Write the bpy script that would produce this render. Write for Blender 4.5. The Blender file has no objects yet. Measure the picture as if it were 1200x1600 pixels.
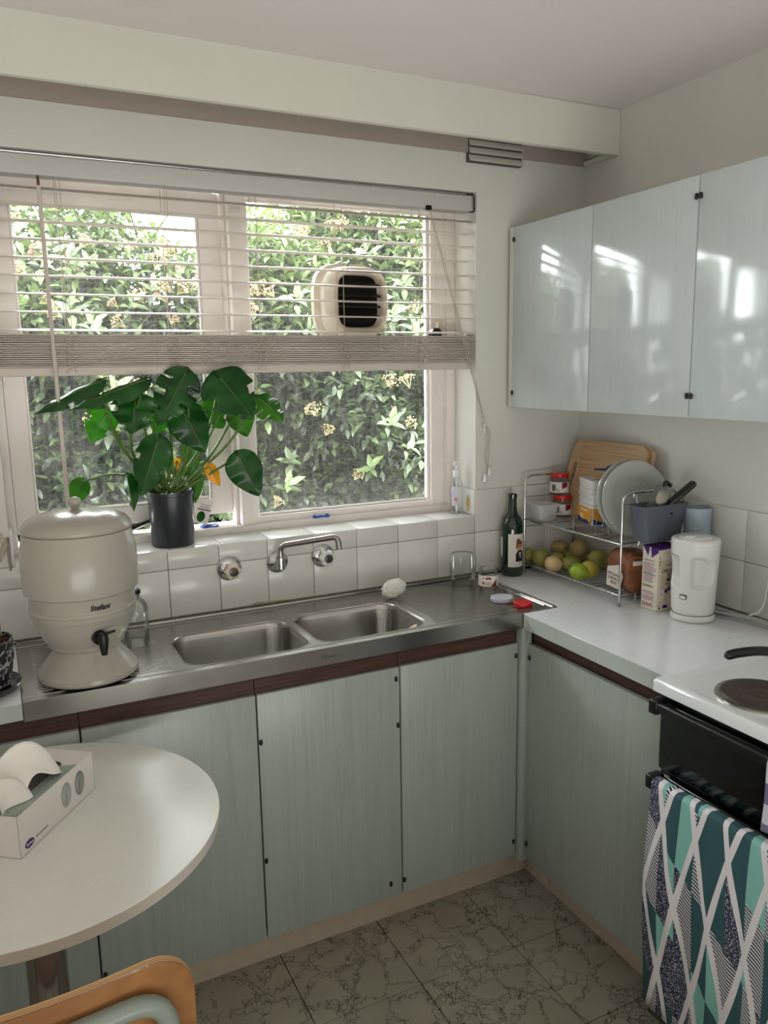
import bpy, bmesh, math, random
from mathutils import Vector, Matrix
random.seed(7)
C = bpy.context.scene.collection
R = math.radians

# ------------------------------------------------------------------ camera
CAM = Vector((-1.8733, -2.2338, 1.6007)); FPX = 1236.1
_y, _p, _r = R(26.1158), R(-10.1754), R(-0.9381)
FW = Vector((math.sin(_y)*math.cos(_p), math.cos(_y)*math.cos(_p), math.sin(_p)))
_rt = Vector((math.cos(_y), -math.sin(_y), 0)); _up = _rt.cross(FW)
RT = _rt*math.cos(_r) + _up*math.sin(_r); UP = RT.cross(FW)
cam = bpy.data.cameras.new('camera'); camo = bpy.data.objects.new('camera', cam); C.objects.link(camo)
cam.sensor_fit = 'HORIZONTAL'; cam.sensor_width = 36; cam.lens = FPX/1200*36; cam.clip_start = .02
camo.matrix_world = Matrix(((RT.x, UP.x, -FW.x, CAM.x), (RT.y, UP.y, -FW.y, CAM.y), (RT.z, UP.z, -FW.z, CAM.z), (0, 0, 0, 1)))
bpy.context.scene.camera = camo
def P(px, py, ax, val):
    """photo pixel -> real point on the plane ax = val (used to survey positions)"""
    d = FW + RT*((px-600)/FPX) + UP*((800-py)/FPX); i = 'xyz'.index(ax)
    return CAM + d*((val-CAM[i])/d[i])

# ------------------------------------------------------------------ world, light, exposure
SC = bpy.context.scene
SC.view_settings.view_transform = 'Standard'; SC.view_settings.look = 'None'
SC.view_settings.gamma = 1; SC.view_settings.use_curve_mapping = False
SC.view_settings.exposure = 0.30
SC.cycles.transparent_max_bounces = 32
w = bpy.data.worlds.new('overcast_sky'); SC.world = w; w.use_nodes = True
w.node_tree.nodes['Background'].inputs[0].default_value = (.93, .97, 1.0, 1)
w.node_tree.nodes['Background'].inputs[1].default_value = 21.0
def area(name, loc, look, sx, sy, power, col=(1, 1, 1), portal=False):
    l = bpy.data.lights.new(name, 'AREA'); l.shape = 'RECTANGLE'; l.size = sx; l.size_y = sy; l.energy = power; l.color = col
    o = bpy.data.objects.new(name, l); C.objects.link(o); o.location = loc
    o.rotation_euler = (Vector(look)-Vector(loc)).to_track_quat('-Z', 'Y').to_euler()
    if portal: l.cycles.is_portal = True
    return o
area('window_portal', (-1.148, .24, 1.63), (-1.148, -1, 1.63), 1.42, 1.02, 1, portal=True)
# broad fill light added behind the camera, unseen, aimed up at the ceiling
area('added_rear_fill', (-1.7, -3.05, .52), (-1.65, -2.85, 1.49), 2.2, .9, 34, (.99, .99, .975))

# ------------------------------------------------------------------ mesh helpers
def new_bm(): return bmesh.new()
def finish(name, bm, mats, parent=None, smooth=True, angle=38, loc=None, rot=None):
    if bm.loops.layers.uv.active is None: pass
    bmesh.ops.recalc_face_normals(bm, faces=bm.faces)
    me = bpy.data.meshes.new(name); bm.to_mesh(me); bm.free()
    if not isinstance(mats, (list, tuple)): mats = [mats]
    for m in mats: me.materials.append(m)
    if smooth:
        me.shade_smooth(); me.set_sharp_from_angle(angle=R(angle))
    o = bpy.data.objects.new(name, me); C.objects.link(o)
    if loc: o.location = loc
    if rot: o.rotation_euler = rot
    if parent: o.parent = parent
    return o
def box(bm, x0, x1, y0, y1, z0, z1, bev=0, seg=2, mi=0):
    r = bmesh.ops.create_cube(bm, size=1)
    bmesh.ops.scale(bm, vec=(abs(x1-x0), abs(y1-y0), abs(z1-z0)), verts=r['verts'])
    bmesh.ops.translate(bm, vec=((x0+x1)/2, (y0+y1)/2, (z0+z1)/2), verts=r['verts'])
    fs = set(f for v in r['verts'] for f in v.link_faces)
    if mi:
        for f in fs: f.material_index = mi
    if bev:
        es = list({e for v in r['verts'] for e in v.link_edges})
        bmesh.ops.bevel(bm, geom=es, offset=bev, segments=seg, profile=.5, affect='EDGES')
    return bm
def lathe(bm, cx, cy, prof, n=48, mi=0, sx=1, sy=1):
    rings = []
    for r, z in prof:
        if r < 1e-6: rings.append([bm.verts.new((cx, cy, z))])
        else: rings.append([bm.verts.new((cx+sx*r*math.cos(2*math.pi*i/n), cy+sy*r*math.sin(2*math.pi*i/n), z)) for i in range(n)])
    for a, b in zip(rings, rings[1:]):
        for i in range(n):
            j = (i+1) % n
            if len(a) == 1 and len(b) == 1: continue
            if len(a) == 1: f = bm.faces.new((a[0], b[i], b[j]))
            elif len(b) == 1: f = bm.faces.new((a[i], a[j], b[0]))
            else: f = bm.faces.new((a[i], a[j], b[j], b[i]))
            f.material_index = mi
    return bm
def tube(bm, pts, r, n=10, mi=0, closed=False, cap=True):
    pts = [Vector(p) for p in pts]; k = len(pts); rr = r if isinstance(r, (list, tuple)) else [r]*k
    rings = []; nrm = None
    for i, p in enumerate(pts):
        if closed: t = pts[(i+1) % k]-pts[i-1]
        else: t = pts[min(i+1, k-1)]-pts[max(i-1, 0)]
        t = t.normalized() if t.length > 1e-9 else Vector((0, 0, 1))
        if nrm is None: nrm = t.orthogonal().normalized()
        else:
            nrm = nrm - t*nrm.dot(t)
            nrm = nrm.normalized() if nrm.length > 1e-6 else t.orthogonal().normalized()
        b = t.cross(nrm)
        rings.append([bm.verts.new(p + (nrm*math.cos(2*math.pi*j/n) + b*math.sin(2*math.pi*j/n))*rr[i]) for j in range(n)])
    rg = list(zip(rings, rings[1:])) + ([(rings[-1], rings[0])] if closed else [])
    for a, b in rg:
        for j in range(n):
            f = bm.faces.new((a[j], a[(j+1) % n], b[(j+1) % n], b[j])); f.material_index = mi
    if cap and not closed:
        for q in (rings[0][::-1], rings[-1]):
            f = bm.faces.new(q); f.material_index = mi
    return bm
def fillet(pts, rad, n=6):
    """round the inner corners of a polyline"""
    pts = [Vector(p) for p in pts]; out = [pts[0]]
    for a, b, c in zip(pts, pts[1:], pts[2:]):
        u = (a-b); v = (c-b); d = min(rad, u.length*.49, v.length*.49)
        p0 = b+u.normalized()*d; p1 = b+v.normalized()*d
        for i in range(n+1):
            t = i/n; out.append(p0*(1-t)**2 + b*2*t*(1-t) + p1*t*t)
    out.append(pts[-1]); return out
def spline(pts, n=10):
    pts = [Vector(p) for p in pts]; q = [2*pts[0]-pts[1]]+pts+[2*pts[-1]-pts[-2]]; out = []
    for i in range(1, len(q)-2):
        for k in range(n):
            t = k/n; a, b, c, d = q[i-1], q[i], q[i+1], q[i+2]
            out.append(.5*((2*b)+(c-a)*t+(2*a-5*b+4*c-d)*t*t+(3*b-a-3*c+d)*t**3))
    out.append(pts[-1]); return out
def rrect(x0, x1, y0, y1, r, n=6):
    o = []
    for cx, cy, a0 in ((x1-r, y1-r, 0), (x0+r, y1-r, 90), (x0+r, y0+r, 180), (x1-r, y0+r, 270)):
        for i in range(n+1):
            a = R(a0+90*i/n); o.append((cx+r*math.cos(a), cy+r*math.sin(a)))
    return o
def prism(bm, poly, z0, z1, mi=0, M=None):
    """extrude a 2D polygon along z, optional matrix M"""
    M = M or Matrix()
    a = [bm.verts.new(M @ Vector((x, y, z0))) for x, y in poly]; b = [bm.verts.new(M @ Vector((x, y, z1))) for x, y in poly]
    fs = [bm.faces.new(a[::-1]), bm.faces.new(b)]
    k = len(poly)
    for i in range(k): fs.append(bm.faces.new((a[i], a[(i+1) % k], b[(i+1) % k], b[i])))
    for f in fs: f.material_index = mi
    return bm
def holed_plate(bm, outer, holes, z0, z1, M=None, mi=0):
    M = M or Matrix(); edges = []; loops = []
    for lp in [outer]+holes:
        vs = [bm.verts.new((x, y, z1)) for x, y in lp]; loops.append(vs)
        edges += [bm.edges.new((vs[i], vs[(i+1) % len(vs)])) for i in range(len(vs))]
    r = bmesh.ops.triangle_fill(bm, use_beauty=True, use_dissolve=False, edges=edges)
    top = [g for g in r['geom'] if isinstance(g, bmesh.types.BMFace)]
    d = bmesh.ops.duplicate(bm, geom=top)
    vm = {}
    bot = [g for g in d['geom'] if isinstance(g, bmesh.types.BMFace)]
    bv = {v for f in bot for v in f.verts}
    for v in bv: v.co.z = z0
    key = {(round(v.co.x, 6), round(v.co.y, 6)): v for v in bv}
    for vs in loops:
        for i in range(len(vs)):
            a, b = vs[i], vs[(i+1) % len(vs)]
            c, e = key[(round(b.co.x, 6), round(b.co.y, 6))], key[(round(a.co.x, 6), round(a.co.y, 6))]
            bm.faces.new((a, b, c, e))
    allv = {v for vs in loops for v in vs} | bv
    for v in allv: v.co = M @ v.co
    for v in allv:
        for f in v.link_faces: f.material_index = mi
    return bm
def frame_M(o, x, y):
    """matrix with origin o, local x and y axes"""
    x = Vector(x).normalized(); z = x.cross(Vector(y)).normalized(); y = z.cross(x)
    return Matrix(((x.x, y.x, z.x, o[0]), (x.y, y.y, z.y, o[1]), (x.z, y.z, z.z, o[2]), (0, 0, 0, 1)))
def frame_Y(o, y, xh):
    y = Vector(y).normalized(); x = Vector(xh); x = (x-y*x.dot(y)).normalized(); z = x.cross(y)
    return Matrix(((x.x, y.x, z.x, o[0]), (x.y, y.y, z.y, o[1]), (x.z, y.z, z.z, o[2]), (0, 0, 0, 1)))
def text_bm(s, size, ext=.0002, bold=0):
    cu = bpy.data.curves.new('lettering', 'FONT'); cu.body = s; cu.size = size; cu.extrude = ext; cu.offset = bold
    cu.align_x = 'CENTER'; cu.align_y = 'CENTER'; cu.resolution_u = 3
    o = bpy.data.objects.new('lettering', cu); C.objects.link(o)
    dg = bpy.context.evaluated_depsgraph_get(); me = bpy.data.meshes.new_from_object(o.evaluated_get(dg))
    bpy.data.objects.remove(o); bpy.data.curves.remove(cu)
    bm = bmesh.new(); bm.from_mesh(me); bpy.data.meshes.remove(me); return bm
def add_text(s, size, M, m, parent, bold=0, name='lettering', fn=None, shear=0):
    bm = text_bm(s, size, bold=bold)
    for v in bm.verts:
        if shear: v.co.x += v.co.y*shear
        v.co = fn(v.co) if fn else M @ v.co
    return finish(name, bm, m, parent, smooth=False)
def curved_label(bm, cx, cy, r, a0, a1, z0, z1, n=14, mi=0, t=.0004):
    A = [[bm.verts.new((cx+rr*math.cos(R(a0+(a1-a0)*i/n)), cy+rr*math.sin(R(a0+(a1-a0)*i/n)), z)) for i in range(n+1)] for rr, z in ((r, z0), (r, z1), (r+t, z1), (r+t, z0))]
    for k in range(4):
        for i in range(n):
            f = bm.faces.new((A[k][i], A[k][i+1], A[(k+1) % 4][i+1], A[(k+1) % 4][i])); f.material_index = mi
    return bm
def tag(o, label=None, cat=None, group=None, kind=None):
    if label: o['label'] = label
    if cat: o['category'] = cat
    if group: o['group'] = group
    if kind: o['kind'] = kind
    return o
def empty(name, loc=(0, 0, 0), label=None, cat=None, group=None, kind=None, rot=None):
    o = bpy.data.objects.new(name, None); o.empty_display_size = .05; C.objects.link(o); o.location = loc
    if rot: o.rotation_euler = rot
    return tag(o, label, cat, group, kind)
def dup_tree(o, parent=None):
    c = o.copy(); C.objects.link(c); c.parent = parent
    for ch in list(o.children): dup_tree(ch, c)
    return c

# ------------------------------------------------------------------ material helpers
def s2l(c): return tuple(((v/255)/12.92 if v/255 <= .04045 else ((v/255+.055)/1.055)**2.4) for v in c)
class NT:
    def __init__(s, m): s.t = m.node_tree; s.b = s.t.nodes['Principled BSDF']
    def n(s, ty, **k):
        nd = s.t.nodes.new(ty)
        for a, v in k.items():
            if a.startswith('i_'):
                q = a[2:]; nd.inputs[int(q) if q.isdigit() else q].default_value = v
            else: setattr(nd, a, v)
        return nd
    def l(s, a, b): s.t.links.new(a, b)
    def math(s, op, a, b=0.0, clamp=False):
        nd = s.n('ShaderNodeMath', operation=op, use_clamp=clamp)
        for i, v in enumerate((a, b)):
            if isinstance(v, (int, float)): nd.inputs[i].default_value = v
            else: s.l(v, nd.inputs[i])
        return nd.outputs[0]
    def pos(s, scale=(1, 1, 1), obj=False):
        g = s.n('ShaderNodeTexCoord').outputs['Object'] if obj else s.n('ShaderNodeNewGeometry').outputs['Position']
        mp = s.n('ShaderNodeMapping'); mp.inputs['Scale'].default_value = scale; s.l(g, mp.inputs[0]); return mp.outputs[0]
    def noise(s, vec, scale, detail=3, rough=.5, dist=0):
        nd = s.n('ShaderNodeTexNoise', i_Scale=scale, i_Detail=detail, i_Roughness=rough, i_Distortion=dist); s.l(vec, nd.inputs['Vector']); return nd.outputs[0]
    def ramp(s, fac, stops, const=False):
        nd = s.n('ShaderNodeValToRGB'); cr = nd.color_ramp
        if const: cr.interpolation = 'CONSTANT'
        while len(cr.elements) < len(stops): cr.elements.new(.5)
        for e, (p, c) in zip(cr.elements, stops): e.position = p; e.color = (*c, 1) if len(c) == 3 else c
        s.l(fac, nd.inputs[0]); return nd.outputs[0]
    def mix(s, fac, a, b):
        nd = s.n('ShaderNodeMix', data_type='RGBA')
        for i, v in ((0, fac), (6, a), (7, b)):
            if isinstance(v, (int, float)): nd.inputs[i].default_value = v
            elif isinstance(v, tuple): nd.inputs[i].default_value = (*v, 1)
            else: s.l(v, nd.inputs[i])
        return nd.outputs[2]
    def bump(s, h, strength=.2, dist=.002):
        nd = s.n('ShaderNodeBump', i_Strength=strength, i_Distance=dist); s.l(h, nd.inputs['Height']); s.l(nd.outputs[0], s.b.inputs['Normal'])
def mat(name, rgb, rough=.5, metal=0, spec=.5, coat=0, trans=0, ior=1.45, alpha=1, noise=None, bump=None, sub=0):
    """noise=(scale, amount, (sx,sy,sz)) colour variation; bump=(scale,strength)"""
    m = bpy.data.materials.new(name); m.use_nodes = True; t = NT(m); b = t.b; c = s2l(rgb)
    b.inputs['Base Color'].default_value = (*c, 1); b.inputs['Roughness'].default_value = rough; b.inputs['Metallic'].default_value = metal
    b.inputs['Specular IOR Level'].default_value = spec; b.inputs['Coat Weight'].default_value = coat
    b.inputs['Transmission Weight'].default_value = trans; b.inputs['IOR'].default_value = ior; b.inputs['Alpha'].default_value = alpha
    if sub: b.inputs['Subsurface Weight'].default_value = sub; b.inputs['Subsurface Scale'].default_value = .01
    if noise:
        sc, am, st = noise; f = t.noise(t.pos(st), sc, 4)
        col = t.ramp(f, [(.3, tuple(v*(1-am) for v in c)), (.7, tuple(min(1, v*(1+am)) for v in c))]); t.l(col, b.inputs['Base Color'])
    if bump:
        t.bump(t.noise(t.pos(), bump[0], 4), bump[1])
    m.diffuse_color = (*c, 1); return m
M = {}
M['wall'] = mat('wall_paint', (224, 222, 214), .55, noise=(3, .03, (1, 1, 1)), bump=(60, .06))
M['wall_above'] = mat('old_beige_paint', (176, 164, 152), .6, noise=(4, .04, (1, 1, 1)))
M['ceiling'] = mat('ceiling_paint', (240, 233, 229), .8, bump=(90, .05))
M['pelmet'] = mat('cream_gloss_paint', (226, 225, 214), .4, noise=(5, .02, (1, 1, 1)), bump=(25, .04))
M['frame'] = mat('white_window_paint', (240, 233, 228), .35, noise=(9, .05, (1, 1, 1)), bump=(40, .15))
M['framedark'] = mat('weathered_sill_timber', (150, 138, 125), .8, noise=(30, .3, (1, 1, 1)))
M['blind'] = mat('blind_slat_vinyl', (214, 204, 194), .4)
M['headrail'] = mat('pale_grey_headrail', (206, 203, 198), .4)
M['cord'] = mat('cream_cord', (190, 180, 164), .7)
M['chrome'] = mat('chrome', (205, 205, 205), .12, 1)
M['dullchrome'] = mat('dull_chrome', (165, 160, 155), .25, 1)
M['white_plastic'] = mat('white_plastic', (232, 232, 230), .18, coat=.3)
M['cream_plastic'] = mat('cream_plastic', (222, 210, 192), .35)
M['grey_plastic'] = mat('slate_plastic', (92, 98, 108), .4)
M['black'] = mat('black_plastic', (22, 22, 24), .35)
M['blackenamel'] = mat('black_enamel', (9, 10, 11), .12, coat=.4)
M['white_enamel'] = mat('white_enamel', (228, 232, 234), .12, coat=.5)
M['iron'] = mat('cast_iron_plate', (62, 50, 46), .5, noise=(90, .15, (1, 1, 1)))
M['ceramic'] = mat('cream_glazed_ceramic', (172, 168, 157), .26, coat=.12)
M['red'] = mat('red_lid', (200, 24, 28), .3, coat=.3)
M['silver_lid'] = mat('silver_white_lid', (190, 192, 205), .3, coat=.3)
M['plate'] = mat('pale_grey_green_plate', (178, 182, 176), .15, coat=.4)
M['paper'] = mat('white_paper', (236, 233, 226), .9, bump=(120, .3))
M['label'] = mat('cream_paper_label', (228, 222, 214), .7, noise=(40, .05, (1, 1, 1)))
M['darkred'] = mat('maroon_print', (126, 18, 34), .6)
M['ink'] = mat('black_ink', (20, 20, 24), .6)
M['purple'] = mat('purple_print', (74, 32, 110), .5)
M['pinkink'] = mat('mauve_print', (176, 132, 158), .7)
M['tan'] = mat('tan_print', (190, 160, 110), .7)
M['yellowprint'] = mat('orange_print', (226, 160, 60), .4)
M['paleyellow'] = mat('butter_print', (244, 222, 130), .4)
M['blueprint'] = mat('navy_print', (38, 52, 120), .4)
M['brownhair'] = mat('brown_print', (112, 66, 36), .7)
M['skinprint'] = mat('buff_print', (208, 150, 112), .7)
M['toe'] = mat('cream_toe_board', (196, 184, 166), .6, noise=(20, .06, (1, 1, 1)))
M['table'] = mat('white_table_laminate', (226, 226, 218), .22, noise=(14, .02, (1, 1, 1)))
M['tableedge'] = mat('white_table_edge', (205, 198, 188), .4)
M['tubegrey'] = mat('grey_green_powder_coat', (128, 138, 128), .3)
M['teal'] = mat('navy_teal_plastic', (26, 62, 96), .35)
M['blue'] = mat('bright_blue_plastic', (38, 84, 176), .35)
M['soil'] = mat('bark_soil', (78, 48, 34), .95, noise=(180, .7, (1, 1, 1)), bump=(120, 1))
M['potblack'] = mat('black_nursery_pot', (48, 50, 56), .28, noise=(8, .08, (1, 1, 1)))
M['stem'] = mat('green_stem', (88, 118, 52), .4, noise=(30, .2, (1, 1, 1)))
M['wood'] = mat('pale_wood', (196, 160, 116), .5)
M['rust'] = mat('rusty_steel', (110, 72, 50), .7, noise=(60, .4, (1, 1, 1)))
M['vent'] = mat('vent_paint', (205, 200, 188), .5)
M['dark'] = mat('dark_void', (14, 13, 12), .9)
M['grout'] = mat('grout', (120, 114, 100), .9, noise=(60, .3, (1, 1, 1)))
M['tile'] = mat('cream_white_glazed_tile', (220, 218, 212), .17, noise=(9, .035, (1, 1, 1)), bump=(14, .05))
M['stain'] = mat('brown_soap_stain', (190, 166, 120), .6, noise=(60, .3, (1, 1, 1)))

def m_glass(name, tint=(1, 1, 1), rough=0.0, dirt=0.0, refl=.9):
    m = bpy.data.materials.new(name); m.use_nodes = True; t = NT(m); out = t.t.nodes['Material Output']
    tr = t.n('ShaderNodeBsdfTransparent'); tr.inputs[0].default_value = (*tint, 1)
    gl = t.n('ShaderNodeBsdfGlossy'); gl.inputs['Roughness'].default_value = rough
    fr = t.n('ShaderNodeFresnel'); fr.inputs[0].default_value = 1.45
    mx = t.n('ShaderNodeMixShader'); t.l(t.math('MULTIPLY', fr.outputs[0], refl), mx.inputs[0]); t.l(tr.outputs[0], mx.inputs[1]); t.l(gl.outputs[0], mx.inputs[2])
    res = mx.outputs[0]
    if dirt:
        df = t.n('ShaderNodeBsdfDiffuse'); df.inputs[0].default_value = (.75, .74, .7, 1)
        p = t.pos(); sp = t.noise(p, 95, 2, .6); speck = t.math('MULTIPLY', t.math('SUBTRACT', sp, .70), 14, True)
        st = t.noise(t.pos((9, 9, 1.2)), 9, 4); streak = t.math('MULTIPLY', t.math('SUBTRACT', st, .42), .42, True)
        sx = t.n('ShaderNodeSeparateXYZ'); t.l(p, sx.inputs[0])
        low = t.math('MULTIPLY', t.math('SUBTRACT', 1.27, sx.outputs[2]), 2.2, True)
        low = t.math('MULTIPLY', low, t.noise(p, 30, 4))
        f = t.math('ADD', t.math('ADD', t.math('MULTIPLY', speck, .5), streak), t.math('ADD', low, .05), True)
        tl = t.n('ShaderNodeBsdfTranslucent'); tl.inputs[0].default_value = (.75, .75, .73, 1); dm = t.n('ShaderNodeMixShader'); dm.inputs[0].default_value = .16; t.l(df.outputs[0], dm.inputs[1]); t.l(tl.outputs[0], dm.inputs[2])
        m2 = t.n('ShaderNodeMixShader'); t.l(t.math('MULTIPLY', f, dirt), m2.inputs[0]); t.l(res, m2.inputs[1]); t.l(dm.outputs[0], m2.inputs[2]); res = m2.outputs[0]
    t.l(res, out.inputs[0]); return m
M['pane'] = m_glass('dirty_window_glass', (.97, .98, .97), 0, .42)
M['clear'] = m_glass('clear_thin_plastic', (.93, .94, .94), .08)
M['glass'] = m_glass('clear_glass', (.965, .978, .968), .02, 0, .75)
M['bottle'] = mat('green_bottle_glass', (10, 58, 40), .04, trans=.55, ior=1.45, coat=.5)
M['bluehaze'] = mat('pale_blue_translucent_plastic', (176, 192, 206), .3, alpha=.8)
M['gel'] = m_glass('clear_soap_gel', (.95, .97, .975), .05, 0, .5)

def m_laminate(name, rgb, rough=.22, grain=.05, axis='z', scuffs=False):
    m = bpy.data.materials.new(name); m.use_nodes = True; t = NT(m); c = s2l(rgb)
    sc = (22, 22, .7) if axis == 'z' else (3, 3, 3)
    f = t.noise(t.pos(sc), 3.2, 6, .65, .6)
    f2 = t.noise(t.pos((70, 70, 1.6)) if axis == 'z' else t.pos((9, 9, 9)), 3, 3)
    f = t.math('ADD', t.math('MULTIPLY', f, .65), t.math('MULTIPLY', f2, .35))
    col = t.ramp(f, [(.36, tuple(v*(1-grain*1.6) for v in c)), (.5, c), (.64, tuple(min(1, v*(1+grain)) for v in c))])
    if scuffs:
        g = t.noise(t.pos((4.5, 8, 1)), 2.1, 6, .7, 1.2); k = t.math('MULTIPLY', t.math('SUBTRACT', g, .56), 3.5, True)
        g2 = t.noise(t.pos((60, 24, 1)), 2, 3); k = t.math('MULTIPLY', k, t.math('MULTIPLY', t.math('SUBTRACT', g2, .4), 3.0, True))
        col = t.mix(k, col, s2l((120, 128, 140)))
    t.l(col, t.b.inputs['Base Color']); t.b.inputs['Roughness'].default_value = rough
    t.b.inputs['Specular IOR Level'].default_value = .6
    t.bump(f, .05, .001); return m
M['lower'] = m_laminate('shaded_blue_green_woodgrain', (162, 171, 165), .3, .07)  # same laminate as the upper doors, painted darker for the dimmer light down low
M['upper'] = m_laminate('glossy_pale_blue_laminate', (198, 208, 208), .10, .02)
M['bench'] = m_laminate('white_marbled_benchtop', (226, 228, 230), .16, .012, 'n', True)
M['benchedge'] = m_laminate('pale_green_edge', (190, 199, 195), .3, .03, 'n')
def m_steel():
    m = bpy.data.materials.new('brushed_stainless'); m.use_nodes = True; t = NT(m)
    t.b.inputs['Metallic'].default_value = 1; t.b.inputs['Base Color'].default_value = (.42, .405, .39, 1)
    f = t.noise(t.pos((3, 90, 90)), 4, 3, .5); g = t.noise(t.pos(), 7, 4)
    r = t.math('ADD', t.math('MULTIPLY', g, .12), t.math('ADD', t.math('MULTIPLY', f, .05), .15)); t.l(r, t.b.inputs['Roughness'])
    return m
M['steel'] = m_steel()
def m_brown():
    m = bpy.data.materials.new('dark_brown_woodgrain'); m.use_nodes = True; t = NT(m)
    f = t.noise(t.pos((4, 4, 120)), 2, 4, .6, .5); t.l(t.ramp(f, [(.3, s2l((44, 26, 20))), (.7, s2l((92, 60, 48)))]), t.b.inputs['Base Color'])
    t.b.inputs['Roughness'].default_value = .4; return m
M['brown'] = m_brown()
def m_floor():
    m = bpy.data.materials.new('crackle_vinyl_floor'); m.use_nodes = True; t = NT(m); p = t.pos()
    wn = t.n('ShaderNodeTexNoise', i_Scale=14.0, i_Detail=3.0); t.l(p, wn.inputs['Vector'])
    ad = t.n('ShaderNodeVectorMath', operation='MULTIPLY_ADD'); t.l(wn.outputs['Color'], ad.inputs[0]); ad.inputs[1].default_value = (.06, .06, .06); t.l(p, ad.inputs[2]); q = ad.outputs[0]
    def vor(sc):
        v = t.n('ShaderNodeTexVoronoi', feature='DISTANCE_TO_EDGE', i_Scale=sc); t.l(q, v.inputs['Vector']); return v.outputs['Distance']
    big = vor(11); small = vor(66); mid = vor(27)
    band = t.math('MULTIPLY', t.math('SUBTRACT', t.math('ADD', -.16, t.math('MULTIPLY', t.noise(p, 6, 2), .62)), big), 30, True)
    brk = t.math('MULTIPLY', t.math('SUBTRACT', t.noise(p, 7, 3), .42), 14, True)
    fine = t.math('MULTIPLY', t.math('MULTIPLY', t.math('SUBTRACT', .045, small), 60, True), t.math('MULTIPLY', band, brk))
    midl = t.math('MULTIPLY', t.math('MULTIPLY', t.math('SUBTRACT', .028, mid), 80, True), band)
    line = t.math('MULTIPLY', t.math('SUBTRACT', .010, big), 120, True)
    k = t.math('MULTIPLY', t.math('MAXIMUM', t.math('MAXIMUM', fine, midl), t.math('MULTIPLY', line, .8)), .78)
    base = t.ramp(t.noise(p, 6, 4), [(.3, s2l((150, 145, 128))), (.7, s2l((168, 163, 146)))])
    t.l(t.mix(k, base, s2l((58, 50, 40))), t.b.inputs['Base Color']); t.b.inputs['Roughness'].default_value = .32
    t.bump(t.math('MULTIPLY', k, -1), .1, .0005); return m
M['floor'] = m_floor()
def m_terrazzo():
    m = bpy.data.materials.new('black_terrazzo'); m.use_nodes = True; t = NT(m); p = t.pos()
    a = t.noise(p, 85, 2, .5, .8); b = t.noise(p, 42, 3, .6, 1)
    k = t.math('MAXIMUM', t.math('MULTIPLY', t.math('SUBTRACT', a, .56), 30, True), t.math('MULTIPLY', t.math('SUBTRACT', b, .60), 30, True))
    t.l(t.mix(k, s2l((30, 31, 34)), s2l((172, 174, 176))), t.b.inputs['Base Color']); t.b.inputs['Roughness'].default_value = .45; return m
M['terrazzo'] = m_terrazzo()
def m_board():
    m = bpy.data.materials.new('bamboo_strips'); m.use_nodes = True; t = NT(m)
    f = t.noise(t.pos((1, 1.5, 110), True), 2, 3, .6); t.l(t.ramp(f, [(.3, s2l((166, 126, 88))), (.5, s2l((194, 158, 118))), (.72, s2l((212, 180, 140)))]), t.b.inputs['Base Color'])
    t.b.inputs['Roughness'].default_value = .5; return m
M['bamboo'] = m_board(); M['bamboo_plain'] = mat('plain_bamboo', (198, 166, 130), .5, noise=(6, .08, (1, 1, 12)))
def m_ply():
    m = bpy.data.materials.new('orange_plywood'); m.use_nodes = True; t = NT(m)
    f = t.noise(t.pos((2, 40, 12)), 3, 4); t.l(t.ramp(f, [(.3, s2l((124, 80, 42))), (.7, s2l((154, 106, 60)))]), t.b.inputs['Base Color'])
    t.b.inputs['Roughness'].default_value = .35; t.b.inputs['Coat Weight'].default_value = .3; return m
M['ply'] = m_ply(); M['plylight'] = mat('pale_ply_edge', (206, 162, 106), .5); M['plydark'] = mat('dark_ply_glue_line', (132, 84, 44), .5)
def m_leaf(name, a, b, rough=.35, attr=True, transl=.25):
    m = bpy.data.materials.new(name); m.use_nodes = True; t = NT(m); out = t.t.nodes['Material Output']
    if attr:
        at = t.n('ShaderNodeAttribute', attribute_name='tint'); f = at.outputs['Fac']
    else: f = t.noise(t.pos(), 18, 3)
    col = t.ramp(f, [(0 if attr else .3, s2l(a)), (1 if attr else .7, s2l(b))]); t.l(col, t.b.inputs['Base Color'])
    t.b.inputs['Roughness'].default_value = rough
    tl = t.n('ShaderNodeBsdfTranslucent'); hs = t.n('ShaderNodeHueSaturation', i_Saturation=1.15, i_Value=1.7); t.l(col, hs.inputs['Color']); t.l(hs.outputs[0], tl.inputs[0])
    mx = t.n('ShaderNodeMixShader'); mx.inputs[0].default_value = transl; t.l(t.b.outputs[0], mx.inputs[1]); t.l(tl.outputs[0], mx.inputs[2]); t.l(mx.outputs[0], out.inputs[0])
    return m
M['hedgeleaf'] = m_leaf('hedge_leaf', (13, 18, 13), (96, 112, 66), .38)  # dark end carries the shade painted into low and inner leaves
M['flower'] = m_leaf('hedge_flower', (136, 124, 84), (160, 112, 88), .7, transl=.2)
M['monstera'] = m_leaf('monstera_leaf', (20, 68, 26), (40, 106, 36), .25, attr=False, transl=.32)
M['backlitleaf'] = m_leaf('backlit_monstera_leaf', (54, 108, 30), (92, 146, 48), .3, attr=False, transl=.5)  # lighter green painted in for leaves with the window light behind them
M['yellowleaf'] = m_leaf('yellow_leaf', (226, 168, 14), (240, 190, 30), .4, attr=False)
M['twig'] = mat('dark_twigs', (38, 34, 26), .9)
M['thicket'] = mat('dark_thicket', (10, 12, 8), .95, noise=(12, .5, (1, 1, 1)))
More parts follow.
